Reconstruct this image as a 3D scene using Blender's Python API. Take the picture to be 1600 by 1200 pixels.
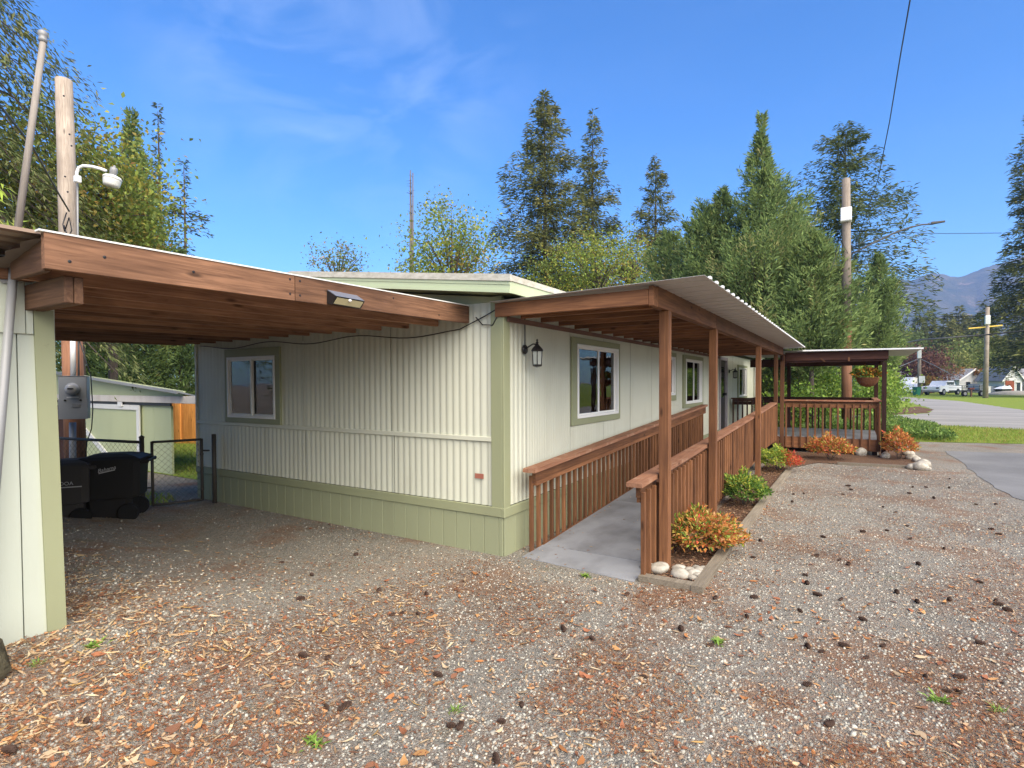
import bpy, math, random
import numpy as np
from mathutils import Vector, Matrix, Euler
R_ = math.radians
random.seed(7)
rng = np.random.default_rng(11)
for o in list(bpy.data.objects): bpy.data.objects.remove(o)
S = bpy.context.scene
COL = S.collection
# ------------------------------------------------------------------ camera
YAW, PITCH, ROLL, FPX, CPY = 31.762, -1.314, -.257, 858.723, 618.524
CAM = np.array([2.899, -4.519, 1.7])
def cam_axes():
    y, p, r = map(R_, (YAW, PITCH, ROLL))
    F = np.array([-math.sin(y)*math.cos(p), math.cos(y)*math.cos(p), math.sin(p)])
    Rt = np.array([math.cos(y), math.sin(y), 0]); U = np.cross(Rt, F)
    return Rt*math.cos(r)+U*math.sin(r), -Rt*math.sin(r)+U*math.cos(r), F
CR, CU, CF = cam_axes()
def at(px, py, d):            # the place a photograph pixel shows, d metres away
    return Vector(CAM + d*(CF + CR*(px-800)/FPX + CU*(CPY-py)/FPX))
def ground_at(px, d):         # a place on level ground under a photograph column
    v = at(px, 600, d); return Vector((v.x, v.y, 0))
def height_of(py, d): return at(800, py, d).z
cd = bpy.data.cameras.new('camera'); co = bpy.data.objects.new('camera', cd); COL.objects.link(co)
cd.sensor_width = 36; cd.lens = FPX/1600*36; cd.shift_y = (CPY-600)/1600
cd.clip_start = .05; cd.clip_end = 9000
M = Matrix.Identity(4)
for i in range(3):
    M[i][0], M[i][1], M[i][2], M[i][3] = CR[i], CU[i], -CF[i], CAM[i]
co.matrix_world = M
S.camera = co
# ------------------------------------------------------------------ light
SUN_EL, SUN_AZ = R_(38), R_(120)     # azimuth clockwise from +Y
wd = bpy.data.worlds.new('World'); S.world = wd; wd.use_nodes = True
nt = wd.node_tree; nt.nodes.clear(); N = nt.nodes.new; L = nt.links.new
wo = N('ShaderNodeOutputWorld'); bg = N('ShaderNodeBackground'); sk = N('ShaderNodeTexSky')
sk.sky_type = 'NISHITA'; sk.sun_disc = False; sk.sun_elevation = SUN_EL; sk.sun_rotation = SUN_AZ
sk.air_density = 1.0; sk.dust_density = .4; sk.ozone_density = 1.6; sk.altitude = 200
tc = N('ShaderNodeTexCoord'); mp = N('ShaderNodeMapping'); mp.inputs['Scale'].default_value = (2.2, 5.5, 9)
mp.inputs['Rotation'].default_value = (0, .25, .5)
ns = N('ShaderNodeTexNoise'); ns.inputs['Scale'].default_value = 1.1; ns.inputs['Detail'].default_value = 7; ns.inputs['Roughness'].default_value = .55
ns.inputs['Distortion'].default_value = .6
cr = N('ShaderNodeValToRGB'); cr.color_ramp.elements[0].position = .44; cr.color_ramp.elements[1].position = .85
cr.color_ramp.elements[1].color = (.40, .40, .40, 1)
mx = N('ShaderNodeMixRGB'); mx.inputs[2].default_value = (5.2, 6.0, 7.6, 1)
hs = N('ShaderNodeHueSaturation'); hs.inputs['Saturation'].default_value = 1.35; hs.inputs['Value'].default_value = 1.15
L(tc.outputs['Generated'], mp.inputs[0]); L(mp.outputs[0], ns.inputs[0]); L(ns.outputs[0], cr.inputs[0])
L(sk.outputs[0], hs.inputs['Color']); tint = N('ShaderNodeMixRGB'); tint.blend_type = 'MULTIPLY'; tint.inputs[0].default_value = 1; tint.inputs[2].default_value = (.52, .82, 1.06, 1); L(hs.outputs[0], tint.inputs[1]); L(tint.outputs[0], mx.inputs[1]); 
vd = N('ShaderNodeVectorMath'); vd.operation = 'DOT_PRODUCT'; wdir = (CF + CR*(540-800)/FPX + CU*(CPY-75)/FPX); wdir = wdir/np.linalg.norm(wdir); vd.inputs[1].default_value = tuple(float(v) for v in wdir)
L(tc.outputs['Generated'], vd.inputs[0]); mrr = N('ShaderNodeMapRange'); mrr.inputs[1].default_value = .955; mrr.inputs[2].default_value = .995; mrr.inputs[3].default_value = .05; mrr.inputs[4].default_value = .85; L(vd.outputs['Value'], mrr.inputs[0])
mul = N('ShaderNodeMath'); mul.operation = 'MULTIPLY'; L(cr.outputs[0], mul.inputs[0]); L(mrr.outputs[0], mul.inputs[1]); L(mul.outputs[0], mx.inputs[0]); L(mx.outputs[0], bg.inputs[0])
bg.inputs[1].default_value = .070; L(bg.outputs[0], wo.inputs[0])
sd = bpy.data.lights.new('sun', 'SUN'); sd.energy = 3.9; sd.angle = R_(78); sd.color = (1, .87, .68)
so = bpy.data.objects.new('sun', sd); COL.objects.link(so)
so.rotation_euler = (math.pi/2-SUN_EL, 0, math.pi-SUN_AZ); so.location = (8, -8, 20)
S.view_settings.view_transform = 'Standard'; S.view_settings.look = 'None'; S.view_settings.gamma = 1
S.view_settings.use_curve_mapping = False; S.view_settings.exposure = 1.66
S.cycles.max_bounces = 8; S.cycles.diffuse_bounces = 4; S.cycles.glossy_bounces = 3; S.cycles.transmission_bounces = 6
S.cycles.transparent_max_bounces = 12; S.cycles.volume_bounces = 0; S.cycles.sample_clamp_indirect = 8
S.cycles.use_denoising = True
# ------------------------------------------------------------------ materials
def mat(name, base=(.5,.5,.5), rough=.7, spec=.35, metal=0, build=None):
    m = bpy.data.materials.new(name); m.use_nodes = True
    n = m.node_tree.nodes; b = n['Principled BSDF']
    b.inputs['Base Color'].default_value = (*base, 1); b.inputs['Roughness'].default_value = rough
    b.inputs['Specular IOR Level'].default_value = spec; b.inputs['Metallic'].default_value = metal
    if build: build(m.node_tree, b)
    return m
def pos(t, scale=(1,1,1), rnd=True):
    g = t.nodes.new('ShaderNodeNewGeometry'); mp = t.nodes.new('ShaderNodeMapping'); mp.inputs['Scale'].default_value = scale
    t.links.new(g.outputs['Position'], mp.inputs[0])
    if rnd:
        oi = t.nodes.new('ShaderNodeObjectInfo'); mu = t.nodes.new('ShaderNodeMath'); mu.operation = 'MULTIPLY'; mu.inputs[1].default_value = 37
        t.links.new(oi.outputs['Random'], mu.inputs[0]); t.links.new(mu.outputs[0], mp.inputs['Location'])
    return mp.outputs[0]
def noise(t, vec, scale=5, det=5, rough=.55, dist=0):
    n = t.nodes.new('ShaderNodeTexNoise'); n.inputs['Scale'].default_value = scale; n.inputs['Detail'].default_value = det
    n.inputs['Roughness'].default_value = rough; n.inputs['Distortion'].default_value = dist
    t.links.new(vec, n.inputs['Vector']); return n.outputs[0]
def ramp(t, fac, stops):
    r = t.nodes.new('ShaderNodeValToRGB'); e = r.color_ramp.elements
    while len(e) < len(stops): e.new(.5)
    for k, (p, c) in enumerate(stops):
        e[k].position = p; e[k].color = (*c, 1) if len(c) == 3 else c
    t.links.new(fac, r.inputs[0]); return r.outputs[0]
def mixc(t, fac, a, b, mode='MIX'):
    m = t.nodes.new('ShaderNodeMixRGB'); m.blend_type = mode
    for i, v in ((0, fac), (1, a), (2, b)):
        if hasattr(v, 'is_output'): t.links.new(v, m.inputs[i])
        else: m.inputs[i].default_value = v if i == 0 else (*v, 1)
    return m.outputs[0]
def bump(t, b, h, strength=.3, dist=.01):
    n = t.nodes.new('ShaderNodeBump'); n.inputs['Strength'].default_value = strength; n.inputs['Distance'].default_value = dist
    t.links.new(h, n.inputs['Height']); t.links.new(n.outputs[0], b.inputs['Normal'])
def g3(v): return (v, v, v)
def wood(name, dark, light, axis, wear=None, rough=.75, rings=22):
    def f(t, b):
        sc = [rings]*3; sc['xyz'.index(axis)] = 1.1
        v = pos(t, tuple(sc)); n = noise(t, v, 1.6, 7, .6, 1.2)
        c = ramp(t, n, [(.28, dark), (.5, tuple((a+q)/2 for a, q in zip(dark, light))), (.72, light)])
        big = noise(t, pos(t, (1,1,1)), 1.7, 3)
        c = mixc(t, ramp(t, big, [(.35, g3(0)), (.7, g3(.5))]), c, tuple(x*.62 for x in dark))
        sk_ = [7.0]*3; sk_['xyz'.index(axis)] = 2.2
        vo = t.nodes.new('ShaderNodeTexVoronoi'); vo.inputs['Scale'].default_value = 1; t.links.new(pos(t, tuple(sk_)), vo.inputs['Vector'])
        c = mixc(t, ramp(t, vo.outputs['Distance'], [(.05, g3(.75)), (.13, g3(0))]), c, tuple(x*.25 for x in dark))
        if wear:
            c = mixc(t, ramp(t, noise(t, pos(t, (3,3,3)), 2.2, 6), [(.55, g3(0)), (.75, g3(.7))]), c, wear)
        oi = t.nodes.new('ShaderNodeObjectInfo')
        h = t.nodes.new('ShaderNodeHueSaturation'); t.links.new(c, h.inputs['Color'])
        mr = t.nodes.new('ShaderNodeMapRange'); mr.inputs[3].default_value = .66; mr.inputs[4].default_value = 1.28
        t.links.new(oi.outputs['Random'], mr.inputs[0]); t.links.new(mr.outputs[0], h.inputs['Value'])
        t.links.new(h.outputs[0], b.inputs['Base Color']); bump(t, b, n, .25, .004)
    return mat(name, light, rough, .25, build=f)
def painted(name, base, rough=.55, dirt=(.20,.19,.14), amt=.5, grain=None, spec=.35):
    def f(t, b):
        n1 = noise(t, pos(t, (1.2, 1.2, .45)), 2.2, 6, .6)
        c = mixc(t, ramp(t, n1, [(.45, g3(0)), (.8, g3(amt))]), base, tuple(.55*x+.45*d for x, d in zip(base, dirt)))
        n2 = noise(t, pos(t, (1,1,1)), 26, 4, .7)
        c = mixc(t, ramp(t, n2, [(.64, g3(0)), (.78, g3(amt*.6))]), c, dirt)
        t.links.new(c, b.inputs['Base Color'])
        if grain:
            bump(t, b, noise(t, pos(t, grain), 1.5, 6, .6, .8), .35, .004)
        else: bump(t, b, n2, .06, .003)
    return mat(name, base, rough, spec, build=f)
RAMPW = dict(dark=(.105,.044,.021), light=(.28,.126,.054))
redx = wood('red stained wood along x', axis='x', **RAMPW); redy = wood('red stained wood along y', axis='y', **RAMPW)
redz = wood('red stained wood upright', axis='z', **RAMPW)
capy = wood('worn rail cap wood', (.23,.10,.055), (.44,.23,.135), 'y', wear=(.48,.31,.21))
capx = wood('worn rail cap wood across', (.19,.075,.04), (.38,.18,.10), 'x', wear=(.40,.24,.15))
brny = wood('brown carport wood', (.075,.036,.02), (.27,.14,.078), 'y')
rafterw = wood('rafter wood', (.17,.08,.042), (.46,.25,.145), 'y'); brnx = wood('brown carport beam wood', (.075,.036,.019), (.19,.10,.055), 'x')
darkz = wood('dark stained wood', (.03,.012,.007), (.075,.032,.02), 'z')
darkx = wood('dark stained beam wood', (.04,.016,.01), (.095,.038,.024), 'x')
polez = wood('weathered pole wood', (.19,.15,.115), (.40,.34,.275), 'z', rings=40); greypole = wood('grey mast wood', (.19,.165,.14), (.36,.325,.285), 'z', rings=40)
polered = wood('reddish pole wood', (.19,.085,.045), (.40,.20,.11), 'z', rings=40)
timber = wood('grey weathered timber', (.15,.125,.09), (.31,.265,.20), 'y', rings=30)
cedar = wood('orange cedar', (.42,.16,.035), (.66,.30,.075), 'z')
bark = wood('tree bark', (.05,.038,.03), (.13,.10,.08), 'z', rings=14)
paled = wood('pale ledger wood', (.20,.11,.08), (.34,.2,.15), 'y')
mint = painted('pale mint siding', (.575,.585,.475), .45, (.25,.23,.16), .5)
mint_wood = painted('pale mint wood siding', (.45,.485,.405), .6, (.26,.26,.2), .35, grain=(26, 26, 1.6))
sage = painted('sage green trim', (.275,.292,.172), .55, (.14,.14,.09), .45)
sagew = painted('sage green skirt board', (.275,.295,.18), .6, (.15,.14,.09), .4, grain=(26,26,1.4))
lightsage = painted('light sage shed siding', (.46,.50,.29), .6, (.2,.2,.13), .3, grain=(4,4,9))
fasciag = painted('pale green fascia metal', (.47,.53,.33), .4, (.2,.2,.13), .35)
roofw = mat('weathered white roof edge', (.55,.53,.45), .7, .25, build=lambda t, b: (
    t.links.new(mixc(t, ramp(t, noise(t, pos(t, (1,1,2.5)), 9, 7, .68), [(.40, g3(0)), (.68, g3(.6))]), (.54,.52,.44), (.24,.22,.15)), b.inputs['Base Color']), bump(t, b, noise(t, pos(t), 30, 5), .3, .006)))
white = painted('white vinyl', (.78,.78,.75), .4, (.4,.38,.33), .25)
whitep = painted('white painted wood', (.70,.70,.66), .55, (.35,.33,.28), .4)
galv = painted('galvanised steel', (.24,.245,.245), .42, (.2,.17,.14), .5, spec=.6)
sheetm = painted('pale grey corrugated steel', (.46,.45,.43), .45, (.22,.2,.18), .4)
greym = painted('grey enamelled steel', (.30,.32,.34), .4, (.16,.14,.12), .35)
blackm = mat('black metal', (.012,.011,.011), .4, .5)
darkpost = painted('dark weathered fence steel', (.055,.05,.042), .6, (.12,.08,.05), .4)
binm = mat('black bin plastic', (.018,.017,.016), .6, .2, build=lambda t, b: bump(t, b, noise(t, pos(t), 160, 2), .15, .002))
binm2 = mat('charcoal bin plastic', (.05,.046,.043), .6, .2, build=lambda t, b: bump(t, b, noise(t, pos(t), 160, 2), .15, .002))
rubber = mat('black rubber', (.012,.012,.012), .8, .2)
logom = mat('faded white print', (.42,.42,.41), .6)
concrete = mat('grey painted ramp', (.26,.275,.295), .55, .3, build=lambda t, b: (
    t.links.new(mixc(t, ramp(t, noise(t, pos(t, (1,.6,1)), 2.4, 6), [(.42, g3(0)), (.66, g3(.9))]), (.275,.285,.30), (.15,.152,.158)), b.inputs['Base Color']),
    bump(t, b, noise(t, pos(t), 90, 3), .15, .003)))
stone = mat('pale river stone', (.5,.47,.42), .8, .2, build=lambda t, b: (
    t.links.new(mixc(t, ramp(t, noise(t, pos(t), 16, 5), [(.35, g3(0)), (.7, g3(1))]), (.47,.44,.37), (.25,.225,.18)), b.inputs['Base Color']), bump(t, b, noise(t, pos(t), 40, 4), .3, .006)))
boulderm = mat('mossy boulder', (.1,.09,.06), .9, .1, build=lambda t, b: (
    t.links.new(mixc(t, noise(t, pos(t), 9, 6), (.05,.045,.03), (.16,.14,.085)), b.inputs['Base Color']), bump(t, b, noise(t, pos(t), 30, 5), .6, .02)))
asphalt = mat('worn asphalt', (.1,.1,.1), .85, .2, build=lambda t, b: (
    t.links.new(mixc(t, ramp(t, noise(t, pos(t, (.4,1.6,1)), .5, 6), [(.35, g3(0)), (.7, g3(1))]),
        mixc(t, ramp(t, noise(t, pos(t), 150, 2), [(.4, g3(0)), (.7, g3(1))]), (.19,.185,.175), (.27,.26,.24)), (.33,.315,.29)), b.inputs['Base Color']),
    bump(t, b, noise(t, pos(t), 120, 2), .3, .004)))
drivem = mat('dark asphalt drive', (.1,.1,.1), .85, .2, build=lambda t, b: (
    t.links.new(mixc(t, ramp(t, noise(t, pos(t), .8, 6), [(.35, g3(0)), (.7, g3(1))]),
        mixc(t, ramp(t, noise(t, pos(t), 190, 2), [(.4, g3(0)), (.7, g3(1))]), (.11,.11,.11), (.21,.21,.205)), (.21,.21,.205)), b.inputs['Base Color']),
    bump(t, b, noise(t, pos(t), 160, 2), .4, .004)))
lawnm = mat('lawn soil and turf', (.1,.15,.03), .9, .1, build=lambda t, b: (
    t.links.new(mixc(t, ramp(t, noise(t, pos(t), 5, 6), [(.3, g3(0)), (.7, g3(1))]), (.12,.20,.025), (.24,.27,.05)), b.inputs['Base Color']), bump(t, b, noise(t, pos(t), 40, 4), .8, .03)))
mulchm = mat('bark mulch', (.1,.06,.04), .95, .1, build=lambda t, b: (
    t.links.new(mixc(t, ramp(t, noise(t, pos(t), 45, 5, .7), [(.35, g3(0)), (.7, g3(1))]), (.06,.035,.022), (.24,.15,.10)), b.inputs['Base Color']), bump(t, b, noise(t, pos(t), 50, 5, .7), 1, .03)))
def gravel_nodes(t, b):
    g = t.nodes.new('ShaderNodeNewGeometry').outputs['Position']
    def vor(scale):
        v = t.nodes.new('ShaderNodeTexVoronoi'); v.inputs['Scale'].default_value = scale; t.links.new(g, v.inputs['Vector']); return v
    a, c2 = vor(85), vor(190)
    sep = t.nodes.new('ShaderNodeSeparateColor'); t.links.new(a.outputs['Color'], sep.inputs[0])
    sep2 = t.nodes.new('ShaderNodeSeparateColor'); t.links.new(c2.outputs['Color'], sep2.inputs[0])
    ca = ramp(t, sep.outputs[0], [(0, (.13,.125,.105)), (.35, (.29,.273,.238)), (.6, (.38,.356,.305)), (.82, (.38,.285,.195)), (1, (.46,.44,.38))])
    cb = ramp(t, sep2.outputs[0], [(0, (.14,.13,.105)), (.5, (.30,.283,.242)), (1, (.40,.375,.315))])
    c = mixc(t, ramp(t, noise(t, g, 9, 4), [(.4, g3(0)), (.62, g3(1))]), ca, cb)
    # red-brown needle dust lying in patches
    pn = noise(t, g, .9, 6, .62, .5); fn = noise(t, g, 34, 4, .7)
    mm = t.nodes.new('ShaderNodeMath'); mm.operation = 'MULTIPLY_ADD'; mm.inputs[1].default_value = .35; t.links.new(fn, mm.inputs[0]); t.links.new(pn, mm.inputs[2])
    c = mixc(t, ramp(t, mm.outputs[0], [(.67, g3(0)), (.84, g3(.75))]), c, mixc(t, fn, (.18,.085,.045), (.36,.205,.115)))
    c = mixc(t, ramp(t, noise(t, g, .42, 4, .6, .6), [(.42, g3(0)), (.66, g3(.55))]), c, mixc(t, 1.0, c, (.62,.60,.60), 'MULTIPLY'))
    c = mixc(t, ramp(t, noise(t, g, 2.6, 5), [(.62, g3(0)), (.8, g3(.35))]), c, (.12,.15,.04))
    t.links.new(c, b.inputs['Base Color'])
    h = t.nodes.new('ShaderNodeMath'); h.operation = 'ADD'; t.links.new(a.outputs['Distance'], h.inputs[0]); t.links.new(c2.outputs['Distance'], h.inputs[1])
    iv = t.nodes.new('ShaderNodeMath'); iv.operation = 'SUBTRACT'; iv.inputs[0].default_value = 1; t.links.new(h.outputs[0], iv.inputs[1])
    bump(t, b, iv.outputs[0], .85, .012)
gravelm = mat('gravel', (.3,.3,.3), .9, .15, build=gravel_nodes)
def attr_mat(name, rough=.75, trans=.0, spec=.2, jitter=.25):
    m = bpy.data.materials.new(name); m.use_nodes = True; t = m.node_tree; b = t.nodes['Principled BSDF']
    a = t.nodes.new('ShaderNodeAttribute'); a.attribute_name = 'col'
    g = t.nodes.new('ShaderNodeNewGeometry'); mr = t.nodes.new('ShaderNodeMapRange'); mr.inputs[3].default_value = 1-jitter; mr.inputs[4].default_value = 1+jitter
    t.links.new(g.outputs['Random Per Island'], mr.inputs[0])
    h = t.nodes.new('ShaderNodeHueSaturation'); t.links.new(a.outputs['Color'], h.inputs['Color']); t.links.new(mr.outputs[0], h.inputs['Value'])
    t.links.new(h.outputs[0], b.inputs['Base Color']); b.inputs['Roughness'].default_value = rough; b.inputs['Specular IOR Level'].default_value = spec
    if trans:
        tr = t.nodes.new('ShaderNodeBsdfTranslucent'); mxs = t.nodes.new('ShaderNodeMixShader'); mxs.inputs[0].default_value = trans
        t.links.new(h.outputs[0], tr.inputs[0]); t.links.new(b.outputs[0], mxs.inputs[1]); t.links.new(tr.outputs[0], mxs.inputs[2])
        t.links.new(mxs.outputs[0], t.nodes['Material Output'].inputs[0])
    return m
leafm = attr_mat('leaves', .6, .35, .25); needlem = attr_mat('needle foliage', .7, .32, .15); litterm = attr_mat('dead leaf litter', .7, .1, .2); pebblem = attr_mat('loose pebbles', .85, 0, .15)
def glass_build(t, b):
    b.inputs['Transmission Weight'].default_value = 0
    tr = t.nodes.new('ShaderNodeBsdfTransparent'); tr.inputs[0].default_value = (.55,.57,.57,1)
    gl = t.nodes.new('ShaderNodeBsdfGlossy'); gl.inputs['Roughness'].default_value = .015
    fr = t.nodes.new('ShaderNodeFresnel'); fr.inputs[0].default_value = 1.75
    bn = t.nodes.new('ShaderNodeBump'); bn.inputs['Strength'].default_value = .12; bn.inputs['Distance'].default_value = .01
    t.links.new(noise(t, pos(t), 3.5, 2), bn.inputs['Height']); t.links.new(bn.outputs[0], gl.inputs['Normal'])
    ms = t.nodes.new('ShaderNodeMixShader'); t.links.new(fr.outputs[0], ms.inputs[0]); t.links.new(tr.outputs[0], ms.inputs[1]); t.links.new(gl.outputs[0], ms.inputs[2])
    t.links.new(ms.outputs[0], t.nodes['Material Output'].inputs[0])
glass = mat('window glass', build=glass_build)
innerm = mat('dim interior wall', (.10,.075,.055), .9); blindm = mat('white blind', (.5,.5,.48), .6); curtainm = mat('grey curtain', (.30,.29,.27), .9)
# ------------------------------------------------------------------ mesh helpers
class MB:
    def __init__(s): s.v = []; s.f = []
    def add(s, vs, fs):
        k = len(s.v); s.v += [tuple(v) for v in vs]; s.f += [tuple(i+k for i in f) for f in fs]; return s
    def box(s, a, b, c=.004, m=None):
        """chamfered box between corners a and b"""
        x0, y0, z0 = a; x1, y1, z1 = b
        c = min(c, (x1-x0)*.3, (y1-y0)*.3, (z1-z0)*.3)
        if c <= .0008:
            vs = [(x, y, z) for x in (x0, x1) for y in (y0, y1) for z in (z0, z1)]
            fs = [(0,1,3,2),(4,6,7,5),(0,4,5,1),(2,3,7,6),(0,2,6,4),(1,5,7,3)]
        else:
            vs = []; idx = {}
            for i, x in enumerate((x0, x1)):
                for j, y in enumerate((y0, y1)):
                    for k, z in enumerate((z0, z1)):
                        dx, dy, dz = (c if i == 0 else -c), (c if j == 0 else -c), (c if k == 0 else -c)
                        idx[i,j,k] = len(vs); vs += [(x, y+dy, z+dz), (x+dx, y, z+dz), (x+dx, y+dy, z)]
            fs = []
            I = lambda i,j,k,a: idx[i,j,k]+a
            for i in (0,1):
                fs.append((I(i,0,0,0),I(i,1,0,0),I(i,1,1,0),I(i,0,1,0))[::(1 if i else -1)])
                fs.append((I(0,i,0,1),I(1,i,0,1),I(1,i,1,1),I(0,i,1,1))[::(-1 if i else 1)])
                fs.append((I(0,0,i,2),I(1,0,i,2),I(1,1,i,2),I(0,1,i,2))[::(1 if i else -1)])
            for p in (0,1):
                for q in (0,1):
                    fs.append((I(p,q,0,0),I(p,q,0,1),I(p,q,1,1),I(p,q,1,0)))
                    fs.append((I(p,0,q,0),I(p,0,q,2),I(p,1,q,2),I(p,1,q,0)))
                    fs.append((I(0,p,q,1),I(0,p,q,2),I(1,p,q,2),I(1,p,q,1)))
            for i in (0,1):
                for j in (0,1):
                    for k in (0,1): fs.append((I(i,j,k,0),I(i,j,k,1),I(i,j,k,2)))
        if m is not None: vs = [m @ Vector(v) for v in vs]
        return s.add(vs, fs)
    def hexa(s, p):  # 8 points: bottom quad 0-3 then top quad 4-7
        return s.add(p, [(3,2,1,0),(4,5,6,7),(0,1,5,4),(1,2,6,5),(2,3,7,6),(3,0,4,7)])
    def tube(s, pts, r, n=8, cap=True):
        pts = [Vector(p) for p in pts]; rr = r if hasattr(r, '__len__') else [r]*len(pts)
        vs = []; up = None
        for i, p in enumerate(pts):
            d = (pts[min(i+1, len(pts)-1)]-pts[max(i-1, 0)]).normalized()
            if up is None: up = d.orthogonal().normalized()
            up = (up-d*up.dot(d)).normalized(); w = d.cross(up)
            vs += [p+(up*math.cos(2*math.pi*k/n)+w*math.sin(2*math.pi*k/n))*rr[i] for k in range(n)]
        fs = [(i*n+k, i*n+(k+1)%n, (i+1)*n+(k+1)%n, (i+1)*n+k) for i in range(len(pts)-1) for k in range(n)]
        if cap: fs += [tuple(range(n))[::-1], tuple(range((len(pts)-1)*n, len(pts)*n))]
        return s.add(vs, fs)
    def lathe(s, prof, c, n=16, m=None):
        vs = [(c[0]+r*math.cos(2*math.pi*k/n), c[1]+r*math.sin(2*math.pi*k/n), c[2]+z) for r, z in prof for k in range(n)]
        if m is not None: vs = [m @ Vector(v) for v in vs]
        q = len(prof)
        fs = [(i*n+k, i*n+(k+1)%n, (i+1)*n+(k+1)%n, (i+1)*n+k) for i in range(q-1) for k in range(n)]
        fs += [tuple(range(n))[::-1], tuple(range((q-1)*n, q*n))]
        return s.add(vs, fs)
    def prism(s, poly, a, b, axis='y'):
        """poly of (u,w); extruded from a to b along axis (y: u=x,w=z / x: u=y,w=z / z: u=x,w=y)"""
        mk = {'y': lambda u,w,t:(u,t,w), 'x': lambda u,w,t:(t,u,w), 'z': lambda u,w,t:(u,w,t)}[axis]
        n = len(poly); vs = [mk(u,w,a) for u,w in poly]+[mk(u,w,b) for u,w in poly]
        return s.add(vs, [tuple(range(n))[::-1], tuple(range(n, 2*n))]+[(i,(i+1)%n,n+(i+1)%n,n+i) for i in range(n)])
    def mesh(s, name, m=None, smooth=False):
        me = bpy.data.meshes.new(name); me.from_pydata([tuple(v) for v in s.v], [], s.f); me.update()
        import bmesh
        bm = bmesh.new(); bm.from_mesh(me); bmesh.ops.recalc_face_normals(bm, faces=bm.faces); bm.to_mesh(me); bm.free()
        if m: me.materials.append(m)
        if smooth:
            me.polygons.foreach_set('use_smooth', [True]*len(me.polygons))
        return me
    def build(s, name, m, parent=None, smooth=False, **kw):
        return obj(name, s.mesh(name, m, smooth), parent, **kw)
def obj(name, me, parent=None, kind=None, label=None, cat=None, group=None, loc=None, rot=None):
    o = bpy.data.objects.new(name, me); COL.objects.link(o)
    if parent is not None:
        o.parent = parent
        base = parent; off = Vector((0,0,0))
        while base is not None: off += base.location; base = base.parent
        if loc is None: o.location = -off
        else: o.location = Vector(loc)-off
    elif loc is not None: o.location = loc
    if rot is not None: o.rotation_euler = rot
    if kind: o['kind'] = kind
    if label: o['label'] = label
    if cat: o['category'] = cat
    if group: o['group'] = group
    return o
def thing(name, label, cat, loc=(0,0,0), group=None):
    e = bpy.data.objects.new(name, None); COL.objects.link(e); e.location = loc; e.empty_display_size = .2
    e['label'] = label; e['category'] = cat
    if group: e['group'] = group
    return e
def box(name, a, b, m, parent, c=.004, **kw): return MB().box(a, b, c).build(name, m, parent, **kw)
def smooth_angle(o, deg=40):
    me = o.data; me.polygons.foreach_set('use_smooth', [True]*len(me.polygons))
    try: me.set_sharp_from_angle(angle=R_(deg))
    except Exception: pass
    return o
def np_mesh(name, V, Fc, m, col=None, smooth=False):
    me = bpy.data.meshes.new(name); V = np.asarray(V, np.float32); Fc = np.asarray(Fc, np.int32); k = Fc.shape[1]
    me.vertices.add(len(V)); me.vertices.foreach_set('co', V.ravel())
    me.loops.add(Fc.size); me.loops.foreach_set('vertex_index', Fc.ravel())
    me.polygons.add(len(Fc)); me.polygons.foreach_set('loop_start', np.arange(0, Fc.size, k, dtype=np.int32))
    me.polygons.foreach_set('loop_total', np.full(len(Fc), k, np.int32))
    if smooth: me.polygons.foreach_set('use_smooth', np.ones(len(Fc), bool))
    me.update(calc_edges=True); me.validate()
    if col is not None:
        a = me.color_attributes.new('col', 'FLOAT_COLOR', 'POINT')
        a.data.foreach_set('color', np.concatenate([np.asarray(col, np.float32), np.ones((len(V), 1), np.float32)], 1).ravel())
    me.materials.append(m); return me
def sstep(t): t = np.clip(t, 0, 1); return t*t*(3-2*t)
def gz(x, y):
    """ground height: the gravel rises towards the old shed"""
    x = np.asarray(x, float); y = np.asarray(y, float)
    return .30*sstep((.9-x)/1.9)*sstep((-y-.9)/2.0) + .012*np.sin(x*1.7+.4)*np.sin(y*1.3)*sstep((-y-.1)/1.5)
def vnoise(x, y, s, seed=0):
    x = np.asarray(x)*s; y = np.asarray(y)*s; xi = np.floor(x).astype(int); yi = np.floor(y).astype(int); u = sstep(x-xi); v = sstep(y-yi)
    def h(a, b): 
        n = (a*374761393 + b*668265263 + seed*974634777) & 0xffffffff; n = ((n ^ (n >> 13))*1274126177) & 0xffffffff
        return ((n ^ (n >> 16)) & 0xffff)/65535.
    return (h(xi,yi)*(1-u)+h(xi+1,yi)*u)*(1-v)+(h(xi,yi+1)*(1-u)+h(xi+1,yi+1)*u)*v
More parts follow.
